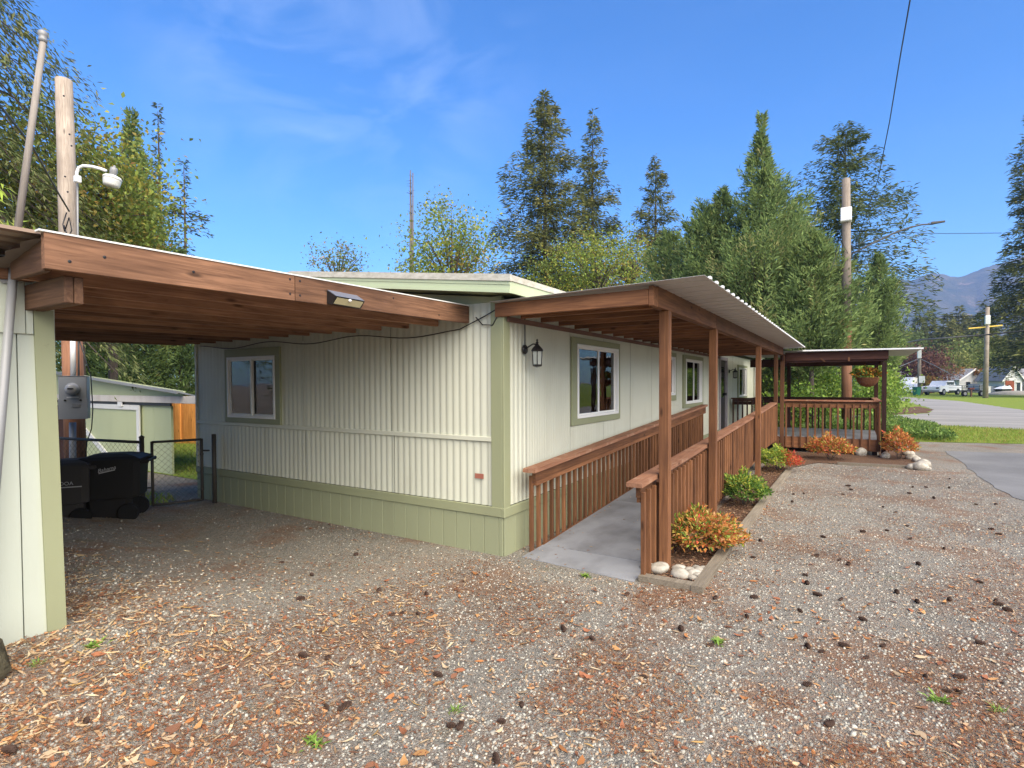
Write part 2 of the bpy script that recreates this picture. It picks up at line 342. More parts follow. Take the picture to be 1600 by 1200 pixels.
# ------------------------------------------------------------------ ground
def grid_coords(lo, hi, step, far):
    a = list(np.arange(lo, hi+1e-6, step)); out = []; d = step; p = hi
    while p < far: d *= 1.6; p += d; out.append(p)
    neg = []; d = step; p = lo
    while p > -far: d *= 1.6; p -= d; neg.append(p)
    return np.array(neg[::-1]+a+out)
gx, gy = grid_coords(-8, 6, .2, 2600), grid_coords(-6, 4, .2, 2600)
GX, GY = np.meshgrid(gx, gy, indexing='ij'); V = np.stack([GX.ravel(), GY.ravel(), gz(GX, GY).ravel()], 1)
ny = len(gy); ii, jj = np.meshgrid(np.arange(len(gx)-1), np.arange(ny-1), indexing='ij'); q = (ii*ny+jj).ravel()
obj('ground', np_mesh('ground', V, np.stack([q, q+ny, q+ny+1, q+1], 1), gravelm, smooth=True), kind='structure')
def sheet(name, pts, z, m, jit=0):
    if jit:
        out = []; r_ = random.Random(len(pts))
        for a, b in zip(pts, pts[1:]+pts[:1]):
            L_ = math.hypot(b[0]-a[0], b[1]-a[1]); k = max(1, min(90, int(L_/.22)))
            for i in range(k):
                t = i/k; n_ = (float(vnoise(a[0]+(b[0]-a[0])*t+50, a[1]+(b[1]-a[1])*t+50, 2.3, 9))-.5)*jit+r_.uniform(-.2,.2)*jit
                out.append((a[0]+(b[0]-a[0])*t-(b[1]-a[1])/L_*n_, a[1]+(b[1]-a[1])*t+(b[0]-a[0])/L_*n_))
        pts = out
    me = bpy.data.meshes.new(name); me.from_pydata([(p[0], p[1], z) for p in pts], [], [tuple(range(len(pts)))]); me.materials.append(m)
    if me.polygons[0].normal.z < 0: me.flip_normals()
    return obj(name, me, kind='structure')
def px_ground(px, py):
    d = CF + CR*(px-800)/FPX + CU*(CPY-py)/FPX; t = -CAM[2]/d[2]; v = CAM+t*d; return (v[0], v[1])
sheet('far_lawn', [(-300, 24), (-40, 20), (3, 20), (30, 18), (300, 14), (500, 600), (-500, 600)], .004, lawnm)
sheet('lawn', [(-300, 16.9), (1.0, 16.6), (2.6, 14.0), (4.12, 14.48), (6.84, 15.27), (40, 22), (60, 26), (60, 40), (-300, 40)], .008, lawnm)
sheet('back_lawn', [(-9.2, .82), (-6.6, .82), (-5.9, 2.4), (-5.9, 12), (-30, 14), (-30, 2)], .008, lawnm)
road_px = [(1225,655),(1330,660),(1410,662),(1600,672),(1900,690),(1900,668),(1660,645),(1600,641),(1550,634),(1500,627),(1440,622.5),(1403,619.6),(1398,620.5),(1412,627),(1440,634),(1457,640),(1450,646),(1385,649.5),(1225,650.5)]
sheet('road', [px_ground(*p) for p in road_px], .012, asphalt, .22)
sheet('dirt_verge', [px_ground(*p) for p in [(1340,649.8),(1384,648.8),(1449,645.4),(1455,640),(1438,635.5),(1400,638),(1340,641)]], .02, mulchm, .3)
sheet('driveway', [(4.81,12.35),(4.85,9.6),(4.83,8.2),(4.86,6.9),(4.92,6.1),(5.15,5.5),(5.8,4.9),(12,2.6),(20,2.6),(20,15.2),(6.51,12.75),(5.2,12.45)], .006, drivem, .07)
sheet('planting_bed', [(1.40,.10),(1.80,.10),(1.80,7.3),(2.3,8.6),(4.0,8.75),(4.1,10.2),(3.9,12.6),(3.45,12.6),(3.45,10.55),(1.40,10.3)], .012, mulchm)
# ------------------------------------------------------------------ mobile home
H = thing('mobile_home', 'long pale mint mobile home with sage green trim and skirting', 'mobile home')
W_, LEN = 5.45, 16.1
def ribbed(axis, sign, a, b, rects, period, depth, m, name):
    """ribbed sheet; axis 'x': wall along x facing -y, axis 'y': wall along y facing +x"""
    mb = MB(); prof = [(0, 0), (.22, .1), (.42, .55), (.60, 1), (.78, .9), (.92, .2)]
    for (u0, u1, z0, z1) in rects:
        us = [u0]; k = math.floor(u0/period)
        while k*period < u1:
            us += [k*period+f*period for f, _ in prof if u0+1e-4 < k*period+f*period < u1-1e-4]; k += 1
        us.append(u1)
        def dep(u):
            f = (u/period) % 1
            for (f0, d0), (f1, d1) in zip(prof, prof[1:]+[(1, 0)]):
                if f0 <= f <= f1: return -(d0+(d1-d0)*(f-f0)/max(f1-f0, 1e-6))*depth
            return 0
        zs = [z0+(z1-z0)*i/6 for i in range(7)]
        vs = []
        for u in us:
            for z in zs:
                d = dep(u) + .004*(float(vnoise(u*3+17, z*2+5, 1.3, 3))-.5)
                vs.append((u, -d, z) if axis == 'x' else (d, u, z))
        n = len(zs)
        fs = [(i*n+j, (i+1)*n+j, (i+1)*n+j+1, i*n+j+1) for i in range(len(us)-1) for j in range(n-1)]
        if axis == 'y': pass
        mb.add(vs, fs)
    me = bpy.data.meshes.new(name); me.from_pydata(mb.v, [], mb.f); me.update(); me.materials.append(m)
    return obj(name, me, H)
def cut(u0, u1, z0, z1, holes):
    cs = sorted({u0, u1, *[c for h in holes for c in h[:2] if u0 < c < u1]}); out = []
    for a, b in zip(cs, cs[1:]):
        cov = [h for h in holes if h[0] <= a+1e-6 and h[1] >= b-1e-6]
        if cov:
            h = cov[0]
            if h[2] > z0+.01: out.append((a, b, z0, h[2]))
            if h[3] < z1-.01: out.append((a, b, h[3], z1))
        else: out.append((a, b, z0, z1))
    return out
end_holes = [(-4.59, -3.55, 1.26, 2.06)]
ue = [-5.43, -4.60, -3.0, -1.5, -.13]
for a, b in zip(ue, ue[1:]):
    for c_ in cut(a+.003, b-.003, 1.165, 2.52, end_holes): ribbed('x', -1, a, b, [c_], .0865, .0075, mint, 'siding_panel')
le = [-5.43, -4.59, -3.79, -2.98, -1.45, -.13]
for a, b in zip(le, le[1:]): ribbed('x', -1, a, b, [(a+.003, b-.003, .481, 1.125)], .0865, .0075, mint, 'siding_panel')
WIN = [(1.507, 3.108, 1.18, 2.26, 1.64, 3.02, 1.26, 2.18), (5.22, 6.12, 1.36, 2.26, 5.32, 6.02, 1.46, 2.18), (6.65, 8.36, 1.18, 2.26, 6.82, 8.22, 1.26, 2.18), (12.84, 14.5, 1.18, 2.22, 12.98, 14.36, 1.26, 2.14)]
long_holes = [(w[4], w[5], w[6], w[7]) for w in WIN]+[(10.26, 11.12, .3, 2.3)]
seams = [.09, .44]+[.44+1.06*k for k in range(1, 15)]+[LEN]
for a, b in zip(seams, seams[1:]):
    for c_ in cut(a+.003, b-.003, .481, 2.45, long_holes): ribbed('y', 1, a, b, [c_], .055 if a > .2 else .085, .0028 if a > .2 else .007, mint, 'siding_panel')
# trims
box('belt_trim', (-5.43, -.022, 1.122), (-.128, .02, 1.168), mint, H)
box('corner_trim', (-.13, -.024, .47), (-.0005, .02, 2.55), sage, H); box('corner_trim', (0, -.024, .47), (.024, .092, 2.45), sage, H)
box('corner_trim', (-5.47, -.02, .47), (-5.428, .05, 2.5), mint, H)
box('skirt_trim', (-5.46, -.032, .385), (-.001, .0, .478), sage, H); box('skirt_trim', (0, -.036, .385), (.033, LEN, .478), sage, H)
x = -5.46
while x < -.02:
    x1 = min(x+.1745, -.001)
    box('skirt_board', (x+.002, -.016+random.uniform(-.001,.001), -.02), (x1-.002, .01, .385), sagew, H, .003); x += .1745
y = -.012
while y < LEN:
    y1 = min(y+.203, LEN)
    box('skirt_board', (.0, y+.002, -.02), (.018+random.uniform(-.001,.001), y1-.002, .385), sagew, H, .003); y += .203
box('ground_plate', (-5.4, -.006, -.03), (.012, .02, .03), brnx, H)
# gable, roof
RX = -W_/2
def rz(x): return 3.03-(3.03-2.67)*abs(x-RX)/(.3-RX)
MB().prism([(-W_, 2.50), (0, 2.50), (0, rz(0)-.17), (RX, rz(RX)-.17), (-W_, rz(-W_)-.17)], -.006, .03).build('gable_panel', sage, H)
for sx in (1, -1):
    ex = RX+sx*(.3-RX)
    MB().prism([(RX, rz(RX)-.01), (ex, rz(ex)-.01), (ex, rz(ex)-.03), (RX, rz(RX)-.03)], -.34, LEN+.3).build('roof', roofw, H)
    MB().prism([(RX, rz(RX)-.035), (ex-sx*.015, rz(ex)-.035), (ex-sx*.015, rz(ex)-.15), (RX, rz(RX)-.15)], -.33, LEN+.28).build('soffit', sage, H)
    MB().prism([(RX, rz(RX)), (ex+sx*.012, rz(ex)), (ex+sx*.012, rz(ex)-.062), (RX, rz(RX)-.062)], -.365, -.338).build('roof_edge', roofw, H)
    for dz0, dz1, o_ in ((.062, .092, .352), (.092, .135, .346), (.135, .165, .356)):
        MB().prism([(RX, rz(RX)-dz0), (ex, rz(ex)-dz0), (ex, rz(ex)-dz1), (RX, rz(RX)-dz1)], -o_, -.331).build('fascia_board', fasciag, H)
    a, b = sorted((ex-sx*.012, ex+sx*.001))
    box('fascia_board', (a, -.33, rz(ex)-.165), (b, LEN+.28, rz(ex)-.055), fasciag, H, .002)
    a, b = sorted((ex, ex+sx*.012))
    box('roof_edge', (a, -.336, rz(ex)-.06), (b, LEN+.29, rz(ex)-.004), roofw, H, .003)
# inside and far walls so that the house is closed
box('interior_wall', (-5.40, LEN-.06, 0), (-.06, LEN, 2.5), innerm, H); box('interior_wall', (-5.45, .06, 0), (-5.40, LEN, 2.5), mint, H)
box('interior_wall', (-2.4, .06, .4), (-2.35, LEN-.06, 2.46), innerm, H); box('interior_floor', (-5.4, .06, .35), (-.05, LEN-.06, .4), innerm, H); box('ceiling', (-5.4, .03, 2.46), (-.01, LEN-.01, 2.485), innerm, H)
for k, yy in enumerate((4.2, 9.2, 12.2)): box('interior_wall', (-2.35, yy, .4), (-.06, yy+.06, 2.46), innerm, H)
def window_unit(axis, u0, u1, z0, z1, t, name='window'):
    """u0..z1 white frame outer; t=(tu0,tu1,tz0,tz1) outer edge of the green trim; axis y: on the long wall"""
    def bx(nm, ua, ub, za, zb, d0, d1, m, par, c=.003):
        if axis == 'y': return box(nm, (d0, ua, za), (d1, ub, zb), m, par, c)
        return box(nm, (ua, -d1, za), (ub, -d0, zb), m, par, c)
    tm = MB()
    def tb(ua, ub, za, zb):
        if axis == 'y': tm.box((.0, ua, za), (.03, ub, zb), .003)
        else: tm.box((ua, -.034, za), (ub, .0, zb), .003)
    tb(t[0], t[1], z1, t[3]); tb(t[0], t[1], t[2], z0); tb(t[0], u0, z0, z1); tb(u1, t[1], z0, z1)
    w = tm.build(name, sage, H)
    fm = MB(); s = .034
    def fb(mb, ua, ub, za, zb, d0, d1):
        if axis == 'y': mb.box((d0, ua, za), (d1, ub, zb), .003)
        else: mb.box((ua, -d1, za), (ub, -d0, zb), .003)
    fb(fm, u0, u1, z1-s, z1, -.05, .042); fb(fm, u0, u1, z0, z0+s, -.05, .042); fb(fm, u0, u0+s, z0+s, z1-s, -.05, .042); fb(fm, u1-s, u1, z0+s, z1-s, -.05, .042)
    fm.build('frame', white, w)
    c = (u0+u1)/2
    for k, (a, b, d) in enumerate(((u0+s, c+.02, .012), (c-.02, u1-s, -.012))):
        sm = MB(); q = .022
        fb(sm, a, b, z1-s-q, z1-s, d-.012, d+.012); fb(sm, a, b, z0+s, z0+s+q, d-.012, d+.012)
        fb(sm, a, a+q+.012, z0+s+q, z1-s-q, d-.012, d+.012); fb(sm, b-q-.012, b, z0+s+q, z1-s-q, d-.012, d+.012)
        sm.build('sash', white, w)
        bx('pane', a+.01, b-.01, z0+s+.01, z1-s-.01, d-.004, d, glass, w, 0)
    return w, bx
ws = []
for (t0, t1, tz0, tz1, a, b, c, d) in WIN:
    w, bx = window_unit('y', a, b, c, d, (t0, t1, tz0, tz1)); ws.append((w, bx, a, b, c, d))
for w, bx, a, b, c, d in ws[:1]+ws[2:]:
    for k in range(5): bx('blind_slat', a+.05, b-.05, d-.07-k*.028, d-.062-k*.028, -.12, -.085, blindm, w, 0)
w, bx = window_unit('x', -4.61, -3.53, 1.24, 2.08, (-4.67, -3.43, 1.17, 2.19))
cm = MB()
us = np.linspace(-4.55, -4.0, 24); vs = []
for u in us: vs += [(u, .14+.018*math.sin(u*60), 1.3), (u, .14+.018*math.sin(u*60+.4), 2.05)]
cm.add(vs, [(2*i, 2*i+2, 2*i+3, 2*i+1) for i in range(23)]); cm.build('curtain', curtainm, w, True)
# door
d = box('door', (-.05, 10.30, .42), (-.01, 11.08, 2.26), mat('dark doorway fill', (.035,.03,.03), .35), H)  # near-black slab stands in for the darkness inside the open doorway
dm = MB(); 
for a in (((-.02,10.2,.38),(.04,10.29,2.36)), ((-.02,11.09,.38),(.04,11.2,2.36)), ((-.02,10.29,2.27),(.04,11.09,2.36))): dm.box(*a)
dm.build('door_frame', mat('mauve door trim', (.30,.27,.28), .6), d)
box('door_pane', (-.008, 10.42, 1.3), (-.004, 10.96, 2.1), glass, d, 0); box('door_handle', (-.01, 10.98, 1.35), (.05, 11.02, 1.42), blackm, d)
# downspout and gutter, patch of tape
MB().tube([(.24, LEN-.05, 2.5), (.22, LEN-.05, 2.42), (.06, LEN-.05, 2.25), (.05, LEN-.05, .1)], .04, 8).build('downspout', white, H, True)
box('repair_patch', (-.33, -.0215, .745), (-.225, -.0175, .795), mat('dull red tape', (.33,.12,.08), .7), H, 0)
# ------------------------------------------------------------------ carport
CP = thing('carport_canopy', 'brown wooden carport roof spanning between old shed and mobile home', 'carport')
def cz(y, z): return z + .043*(y+3.448)/3.448 - .008
def yboard(name, x0, x1, ya, yb, z0, z1, m, parent, za=cz):
    mb = MB(); mb.hexa([(x0,ya,za(ya,z0)),(x1,ya,za(ya,z0)),(x1,yb,za(yb,z0)),(x0,yb,za(yb,z0)),(x0,ya,za(ya,z1)),(x1,ya,za(ya,z1)),(x1,yb,za(yb,z1)),(x0,yb,za(yb,z1))])
    return mb.build(name, m, parent)
yboard('fascia_board', -.424, -.386, -3.448, -2.063, 2.270, 2.442, brny, CP)
yboard('fascia_board', -.424, -.386, -2.057, -.05, 2.270, 2.442, brny, CP)
fz = yboard('fascia_end', -.424, -.386, -.0495, -.026, 2.275, 2.440, brny, CP)
for k in range(13):
    x = -.80-.41*k; dz = random.uniform(-.006, .006)
    yboard('rafter', x-.019, x+.019, -3.41, -.028, 2.262+dz, 2.432, rafterw, CP)
box('header_beam', (-1.25, -3.345, 2.115), (-.47, -3.305, 2.252), brnx, CP); box('header_beam', (-1.25, -3.302, 2.115), (-.47, -3.262, 2.252), brnx, CP)
box('header_beam', (-5.6, -3.30, 2.115), (-1.252, -3.262, 2.252), brnx, CP)
box('end_block', (-.86, -3.44, 2.255), (-.428, -3.405, 2.42), brnx, CP)
box('joist_hanger', (-.975, -3.448, 2.25), (-.972, -3.40, 2.40), galv, CP, 0)
# steel deck over the rafters
mb = MB(); us = []
xx = -6.1
while xx < -.40:
    us += [(xx, 0), (xx+.05, 0), (xx+.065, .02), (xx+.1, .02), (xx+.115, 0)]; xx += .15
vs = [(u, yy, cz(yy, 2.436)+h) for u, h in us for yy in (-3.62, -.012)]
mb.add(vs, [(2*i, 2*i+2, 2*i+3, 2*i+1) for i in range(len(us)-1)]); mb.build('roof_sheet', painted('brown stained roof underside', (.24,.17,.12), .7, (.08,.06,.04), .6), CP)
yboard('flashing', -.43, -.380, -3.47, -.03, 2.4425, 2.451, whitep, CP)
# ragged sheet end at the fascia corner
mb = MB(); pts = []
for i in range(9):
    t = i/8; pts += [(-.42-.62*t, -3.47-.03*(i%2)-.05*t, 2.40-.10*t), (-.42-.62*t, -3.36, 2.42-.1*t)]
mb.add(pts, [(2*i, 2*i+2, 2*i+3, 2*i+1) for i in range(8)]); mb.build('torn_sheet_end', painted('grimy sheet', (.13,.10,.08), .8, (.05,.04,.03), .8), CP)
for (yy, zz) in ((-3.2,2.36),(-3.35,2.31),(-2.1,2.42),(-2.02,2.42),(-2.1,2.32),(-2.02,2.32),(-1.1,2.42),(-.5,2.34),(-2.75,2.36)):
    MB().lathe([(0,0),(.008,0),(.008,.002),(0,.003)], (0,0,0), 8, Matrix.Translation((-.3862, yy, zz)) @ Matrix.Rotation(R_(90), 4, 'Y')).build('nail_head', blackm, CP)
FL = thing('floodlight', 'small black solar floodlight screwed to the brown carport fascia', 'light', (-.37, -1.66, 2.33))
Mt = Matrix.Translation((-.386, -1.645, 2.335)) @ Matrix.Rotation(R_(-.8), 4, 'X')
MB().hexa([Mt@Vector(p) for p in ((.001,-.145,-.045),(.045,-.14,-.052),(.045,.14,-.052),(.001,.145,-.045),(.001,-.145,.05),(.09,-.14,.0),(.09,.14,.0),(.001,.145,.05))]).build('housing', blackm, FL)
MB().hexa([Mt@Vector(p) for p in ((.003,-.14,.053),(.088,-.137,.005),(.088,.137,.005),(.003,.14,.053),(.003,-.14,.056),(.088,-.137,.008),(.088,.137,.008),(.003,.14,.056))]).build('solar_panel', mat('dull grey solar panel', (.16,.18,.22), .25, .6), FL)
MB().hexa([Mt@Vector(p) for p in ((.0495,-.125,-.047),(.0525,-.125,-.047),(.0525,.125,-.047),(.0495,.125,-.047),(.091,-.125,-.006),(.094,-.125,-.006),(.094,.125,-.006),(.091,.125,-.006))]).build('led_panel', mat('yellowish led panel', (.55,.49,.28), .35), FL)
MB().lathe([(.001,-.012),(.011,-.006),(.013,0),(.011,.006),(.001,.012)], (0,0,0), 10, Mt @ Matrix.Translation((.095, -.01, -.014))).build('sensor', white, FL, True)
MB().tube([(-5.3,-.03,2.27)]+[(-5.3+4.95*t, -.035, 2.265-.06*math.sin(t*math.pi*3)**2-.01*t) for t in np.linspace(.03,.97,40)]+[(-.20,-.03,2.36),(-.06,-.03,2.42),(-.04,-.03,2.36),(-.10,-.03,2.27),(-.22,-.03,2.28),(-.30,-.03,2.36)], .006, 5).build('cable', blackm, None, True, label='thin black cable sagging along the end wall under the carport rafters', cat='cable')
# ------------------------------------------------------------------ old shed on the near side
SH = thing('storage_shed', 'tall pale mint shed side wall with a sage green corner board', 'shed', (-1, -3.2, .2))
zb = .28
for a, b in ((-7.6, -6.2), (-6.195, -5.0), (-4.995, -3.8), (-3.798, -3.59), (-3.586, -3.383), (-3.377, -3.272)):
    MB().hexa([(-1.03,a,zb+.0),(-1.0,a,zb),(-1.0,b,zb-.005),(-1.03,b,zb-.005),(-1.03,a,2.03),(-1.0,a,2.03),(-1.0,b,2.03),(-1.03,b,2.03)]).build('siding_board', mint_wood, SH)
for a, b in ((-7.6, -5.0), (-4.995, -3.60), (-3.596, -3.345), (-3.341, -3.31)):
    box('upper_siding_board', (-1.0, a, 1.985), (-.985, b, 2.34), mint_wood, SH, .002)
MB().hexa([(-1.02,-3.278,zb-.01),(-.985,-3.278,zb-.01),(-.985,-3.19,zb-.01),(-1.02,-3.19,zb-.01),(-1.02,-3.308,2.125),(-.985,-3.308,2.125),(-.985,-3.218,2.125),(-1.02,-3.218,2.125)]).build('corner_board', sage, SH)
box('back_wall', (-6.5, -3.26, 0), (-1.021, -3.20, 2.3), mint_wood, SH)
box('top_plate', (-.985, -7.6, 2.27), (-.955, -3.315, 2.355), brny, SH)
box('roof', (-6.6, -7.8, 2.362), (-.93, -3.32, 2.385), blackm, SH)
MS = thing('mast', 'leaning bare pole with a ball cap rising beside the shed wall', 'pole', (-.93, -3.5, .3))
b0 = Vector((-.93,-3.575,.32)); b1 = Vector((-.93,-3.39,2.5)); b2 = Vector((-.93,-3.255,3.60))
MB().tube([b0, b1], [.022, .020], 12).build('pipe', galv, MS, True)
MB().tube([b1-(b1-b0)*.01, b1.lerp(b2,.5), b2], [.0175, .0165, .015], 12).build('upper_pole', greypole, MS, True)
MB().tube([b1-Vector((0,0,.02)), b1+Vector((0,.002,.01))], .026, 12).build('collar', galv, MS)
MB().lathe([(.017,0),(.021,.012),(.021,.02),(.016,.024),(.022,.034),(.024,.045),(.02,.058),(.01,.066),(.001,.067)], b2, 14).build('cap', galv, MS, True)
for i, (p, s) in enumerate([((-.72,-3.76,.31), (.17,.22,.22))]):
    bm_ = MB(); n1, n2 = 14, 10; vs = []
    for a in range(n2+1):
        for k in range(n1):
            th, ph = math.pi*a/n2, 2*math.pi*k/n1; r = 1+.16*math.sin(3*ph+a)+.10*math.sin(5*ph-2*a)
            vs.append((p[0]+s[0]*r*math.sin(th)*math.cos(ph), p[1]+s[1]*r*math.sin(th)*math.sin(ph), p[2]+s[2]*math.cos(th)))
    bm_.add(vs, [(a*n1+k, a*n1+(k+1)%n1, (a+1)*n1+(k+1)%n1, (a+1)*n1+k) for a in range(n2) for k in range(n1)])
    bm_.build('boulder', boulderm, None, True, label='dark mossy boulder on the gravel by the shed wall', cat='boulder')
# ------------------------------------------------------------------ ramp with rails
RP = thing('wheelchair_ramp', 'grey wheelchair ramp with reddish brown slatted railings along the house', 'ramp')
YT, ZT = 7.7, .385
def rzp(y): return max(.012, .012+(ZT-.012)*min(1, max(0, y-.1)/(YT-.1)))
def ysl(name, x0, x1, ya, yb, d0, d1, m, parent, zf=rzp):
    return MB().hexa([(x0,ya,zf(ya)+d0),(x1,ya,zf(ya)+d0),(x1,yb,zf(yb)+d0),(x0,yb,zf(yb)+d0),(x0,ya,zf(ya)+d1),(x1,ya,zf(ya)+d1),(x1,yb,zf(yb)+d1),(x0,yb,zf(yb)+d1)]).build(name, m, parent)
MB().hexa([(.17,.06,-.05),(1.33,-.03,-.05),(1.31,.45,-.05),(.19,.45,-.05),(.17,.06,.006),(1.33,-.03,.006),(1.31,.447,rzp(.45)),(.19,.447,rzp(.45))]).build('ramp_toe', concrete, RP)
for a, b in ((.453, 2.44), (2.444, 4.88), (4.884, YT)): ysl('ramp_surface', .20, 1.31, a, b, -.04, 0, concrete, RP)
for x0 in (.17, 1.312): ysl('side_beam', x0, x0+.028, .2, YT, -.16, -.005, redy, RP)
balme = MB().box((-.019,-.019,0), (.019,.019,.80), .003).mesh('baluster', redz)
def railing(name, xr, side, ya, yb, n, y_end_level):
    rl = ysl(name, xr-.02, xr+.02, ya-.02, yb, .70, .80, redy, RP)     # the sloping rail board carries the rest
    ysl('cap_rail', xr-.075, xr+.065, ya-.11, yb, .803, .84, capy, rl)
    ysl('lower_rail', xr-.02, xr+.02, ya-.0, yb, .70-.045, .697, redy, rl)
    for i in range(n):
        yy = ya + (yb-ya-.05)*i/(n-1)
        obj('baluster', balme, rl, loc=(xr+side*.040, yy, rzp(yy)-.05))
    return rl
railing('railing', .205, -1, .26, 7.72, 52, YT)
railing('railing', 1.345, 1, .06, 9.62, 66, YT)
# ------------------------------------------------------------------ deck at the top of the ramp
DK = thing('deck', 'raised grey floored porch deck with brown railing at the ramp top', 'deck', (1.5, 10.5, 0))
box('deck_floor', (.03, YT+.004, .345), (1.325, 10.5, .385), concrete, DK); box('deck_floor', (.03, 10.502, .345), (3.42, 13.25, .385), concrete, DK)
box('rim_board', (1.45, 10.452, .10), (3.43, 10.492, .37), redx, DK); box('rim_board', (3.422, 10.5, .10), (3.46, 13.25, .37), redy, DK); box('rim_board', (.03, 13.252, .05), (3.46, 13.29, .37), redx, DK)
box('rim_board', (1.335, 9.7, .0), (1.375, 10.45, .37), redy, DK)
for p in ((3.35,10.62),(3.35,13.1),(2.2,10.7),(1.5,13.1)): box('deck_support', (p[0]-.05,p[1]-.05,-.02), (p[0]+.05,p[1]+.05,.345), darkz, DK)
def flat_rail(name, a, b, n, axis, m, capm, balm, out):
    if axis == 'x':
        (x0, x1), yy = a, b
        r = box(name, (x0, yy-.02, 1.085), (x1, yy+.02, 1.175), m, DK); box('cap_rail', (x0-.03, yy-.07, 1.235), (x1+.03, yy+.07, 1.272), capm, r); box('upper_rail', (x0, yy-.02, 1.178), (x1, yy+.02, 1.232), m, r)
        for i in range(n): obj('baluster', balm, r, loc=(x0+.03+(x1-x0-.06)*i/(n-1), yy+out*.04, .12))
    else:
        (y0, y1), xx = a, b
        r = box(name, (xx-.02, y0, 1.085), (xx+.02, y1, 1.175), m, DK); box('cap_rail', (xx-.07, y0-.03, 1.235), (xx+.07, y1+.03, 1.272), capm, r); box('upper_rail', (xx-.02, y0, 1.178), (xx+.02, y1, 1.232), m, r)
        for i in range(n): obj('baluster', balm, r, loc=(xx+out*.04, y0+.03+(y1-y0-.06)*i/(n-1), .12))
    return r
dbal = MB().box((-.019,-.019,0), (.019,.019,1.06), .003).mesh('baluster', redz); dbald = MB().box((-.019,-.019,.2), (.019,.019,1.06), .003).mesh('baluster', darkz)
flat_rail('railing', (1.50, 3.43), 10.47, 13, 'x', redx, capx, dbal, -1)
flat_rail('railing', (.68, 3.36), 13.2, 18, 'x', darkx, darkx, dbald, 1)
flat_rail('railing', (10.56, 13.14), 3.40, 16, 'y', redy, capy, dbal, 1)
flat_rail('door_side_railing', (.08, .62), 11.62, 5, 'x', darkx, darkx, dbald, -1)
flat_rail('door_side_railing', (11.68, 13.1), .62, 10, 'y', darkx, darkx, dbald, 1)
# ------------------------------------------------------------------ ramp canopy
CN = thing('ramp_canopy', 'long reddish brown canopy with steel roof over the ramp on square posts', 'canopy')
for y in (.41, 2.42, 6.17, 10.12): box('post', (1.425, y-.045, -.03), (1.512, y+.045, 2.338), redz, CN)
box('post', (1.335, 9.66, .0), (1.415, 9.74, 2.338), redz, CN)
for a, b in ((.095, 2.42), (2.424, 6.17), (6.174, 9.98)): box('beam', (1.424, a, 2.34), (1.462, b, 2.515), redy, CN); box('beam', (1.465, a, 2.342), (1.503, b, 2.517), redy, CN)
def crz(x): return 2.472+.022*x
box('end_joist', (-.06, -.052, 2.345), (1.46, -.014, 2.475), redx, CN); box('end_joist', (1.462, -.05, 2.335), (1.503, .092, 2.50), redx, CN)
for k in range(24):
    y = .28+.42*k; box('joist', (.045, y-.019, 2.352), (1.422, y+.019, 2.468), redx, CN)
box('ledger', (.035, .02, 2.30), (.073 if False else .043, 10.2, 2.352), paled, CN)
mb = MB(); pr = []; yy = -.15
while yy < 10.15:
    pr += [(yy, 0), (yy+.18, 0), (yy+.195, .02), (yy+.235, .02), (yy+.25, 0)]; yy += .25
ks = 0
for seg in range(0, len(pr)-1, 20):
    part = pr[seg:seg+21]; vs = []
    for (y, h) in part:
        for x in (.0, .65, 1.3, 1.93): vs.append((x if y > 0 or x > .2 else -.06, y, crz(x)+h+.008+.004*ks)) 
    me = MB().add(vs, [(4*i+j, 4*i+4+j, 4*i+5+j, 4*i+1+j) for i in range(len(part)-1) for j in range(3)])
    o = me.build('roof_sheet', sheetm, CN)
    md = o.modifiers.new('thick', 'SOLIDIFY'); md.thickness = .0025
for y, h in pr[2::5]:
    MB().box((1.915, y-.004, crz(1.93)+.006), (1.938, y+.046, crz(1.93)+.031), .003).build('roof_rib_end', white, CN)
# deck canopy
DC = thing('deck_canopy', 'dark brown flat porch canopy over the deck with overhanging steel roof', 'canopy', (2.5, 10.3, 0))
box('post', (3.46, 10.255, -.1), (3.55, 10.345, 2.14), darkz, DC); box('post', (3.40, 13.16, -.02), (3.49, 13.25, 2.14), darkz, DC); box('post', (1.30, 13.16, -.02), (1.39, 13.25, 2.14), darkz, DC)
box('beam', (1.515, 10.26, 2.205), (3.58, 10.30, 2.405), darkx, DC); box('beam', (1.515, 10.302, 2.16), (3.56, 10.34, 2.36), darkx, DC)
box('beam', (.3, 13.20, 2.14), (3.58, 13.24, 2.36), darkx, DC); box('side_joist', (3.52, 10.345, 2.18), (3.56, 13.195, 2.37), darkx, DC); box('side_joist', (1.47, 10.0, 2.2), (1.51, 13.195, 2.37), darkx, DC)
for x in (2.0, 2.5, 3.0): box('joist', (x-.02, 10.345, 2.25), (x+.02, 13.195, 2.37), darkx, DC)
for x, dx in ((2.35, .09), (2.83, .0)): MB().hexa([(x-.02,10.25,2.17),(x+.02,10.25,2.17),(x+.02,10.258,2.17),(x-.02,10.258,2.17),(x-dx-.02,10.25,2.26),(x-dx+.02,10.25,2.26),(x-dx+.02,10.258,2.26),(x-dx-.02,10.258,2.26)]).build('brace', redz, DC)
mb = MB(); vs = []; n = 0; yy = 10.13; pr2 = []
while yy < 13.8:
    pr2 += [(yy, 0), (yy+.18, 0), (yy+.195, .02), (yy+.235, .02), (yy+.25, 0)]; yy += .25
for y, h in pr2:
    for x in (.3, 1.9, 3.2, 4.18): vs.append((x, y, 2.452+h-.012*x))
o = mb.add(vs, [(4*i+j, 4*i+4+j, 4*i+5+j, 4*i+1+j) for i in range(len(pr2)-1) for j in range(3)]).build('roof_sheet', sheetm, DC)
o.modifiers.new('thick', 'SOLIDIFY').thickness = .0025
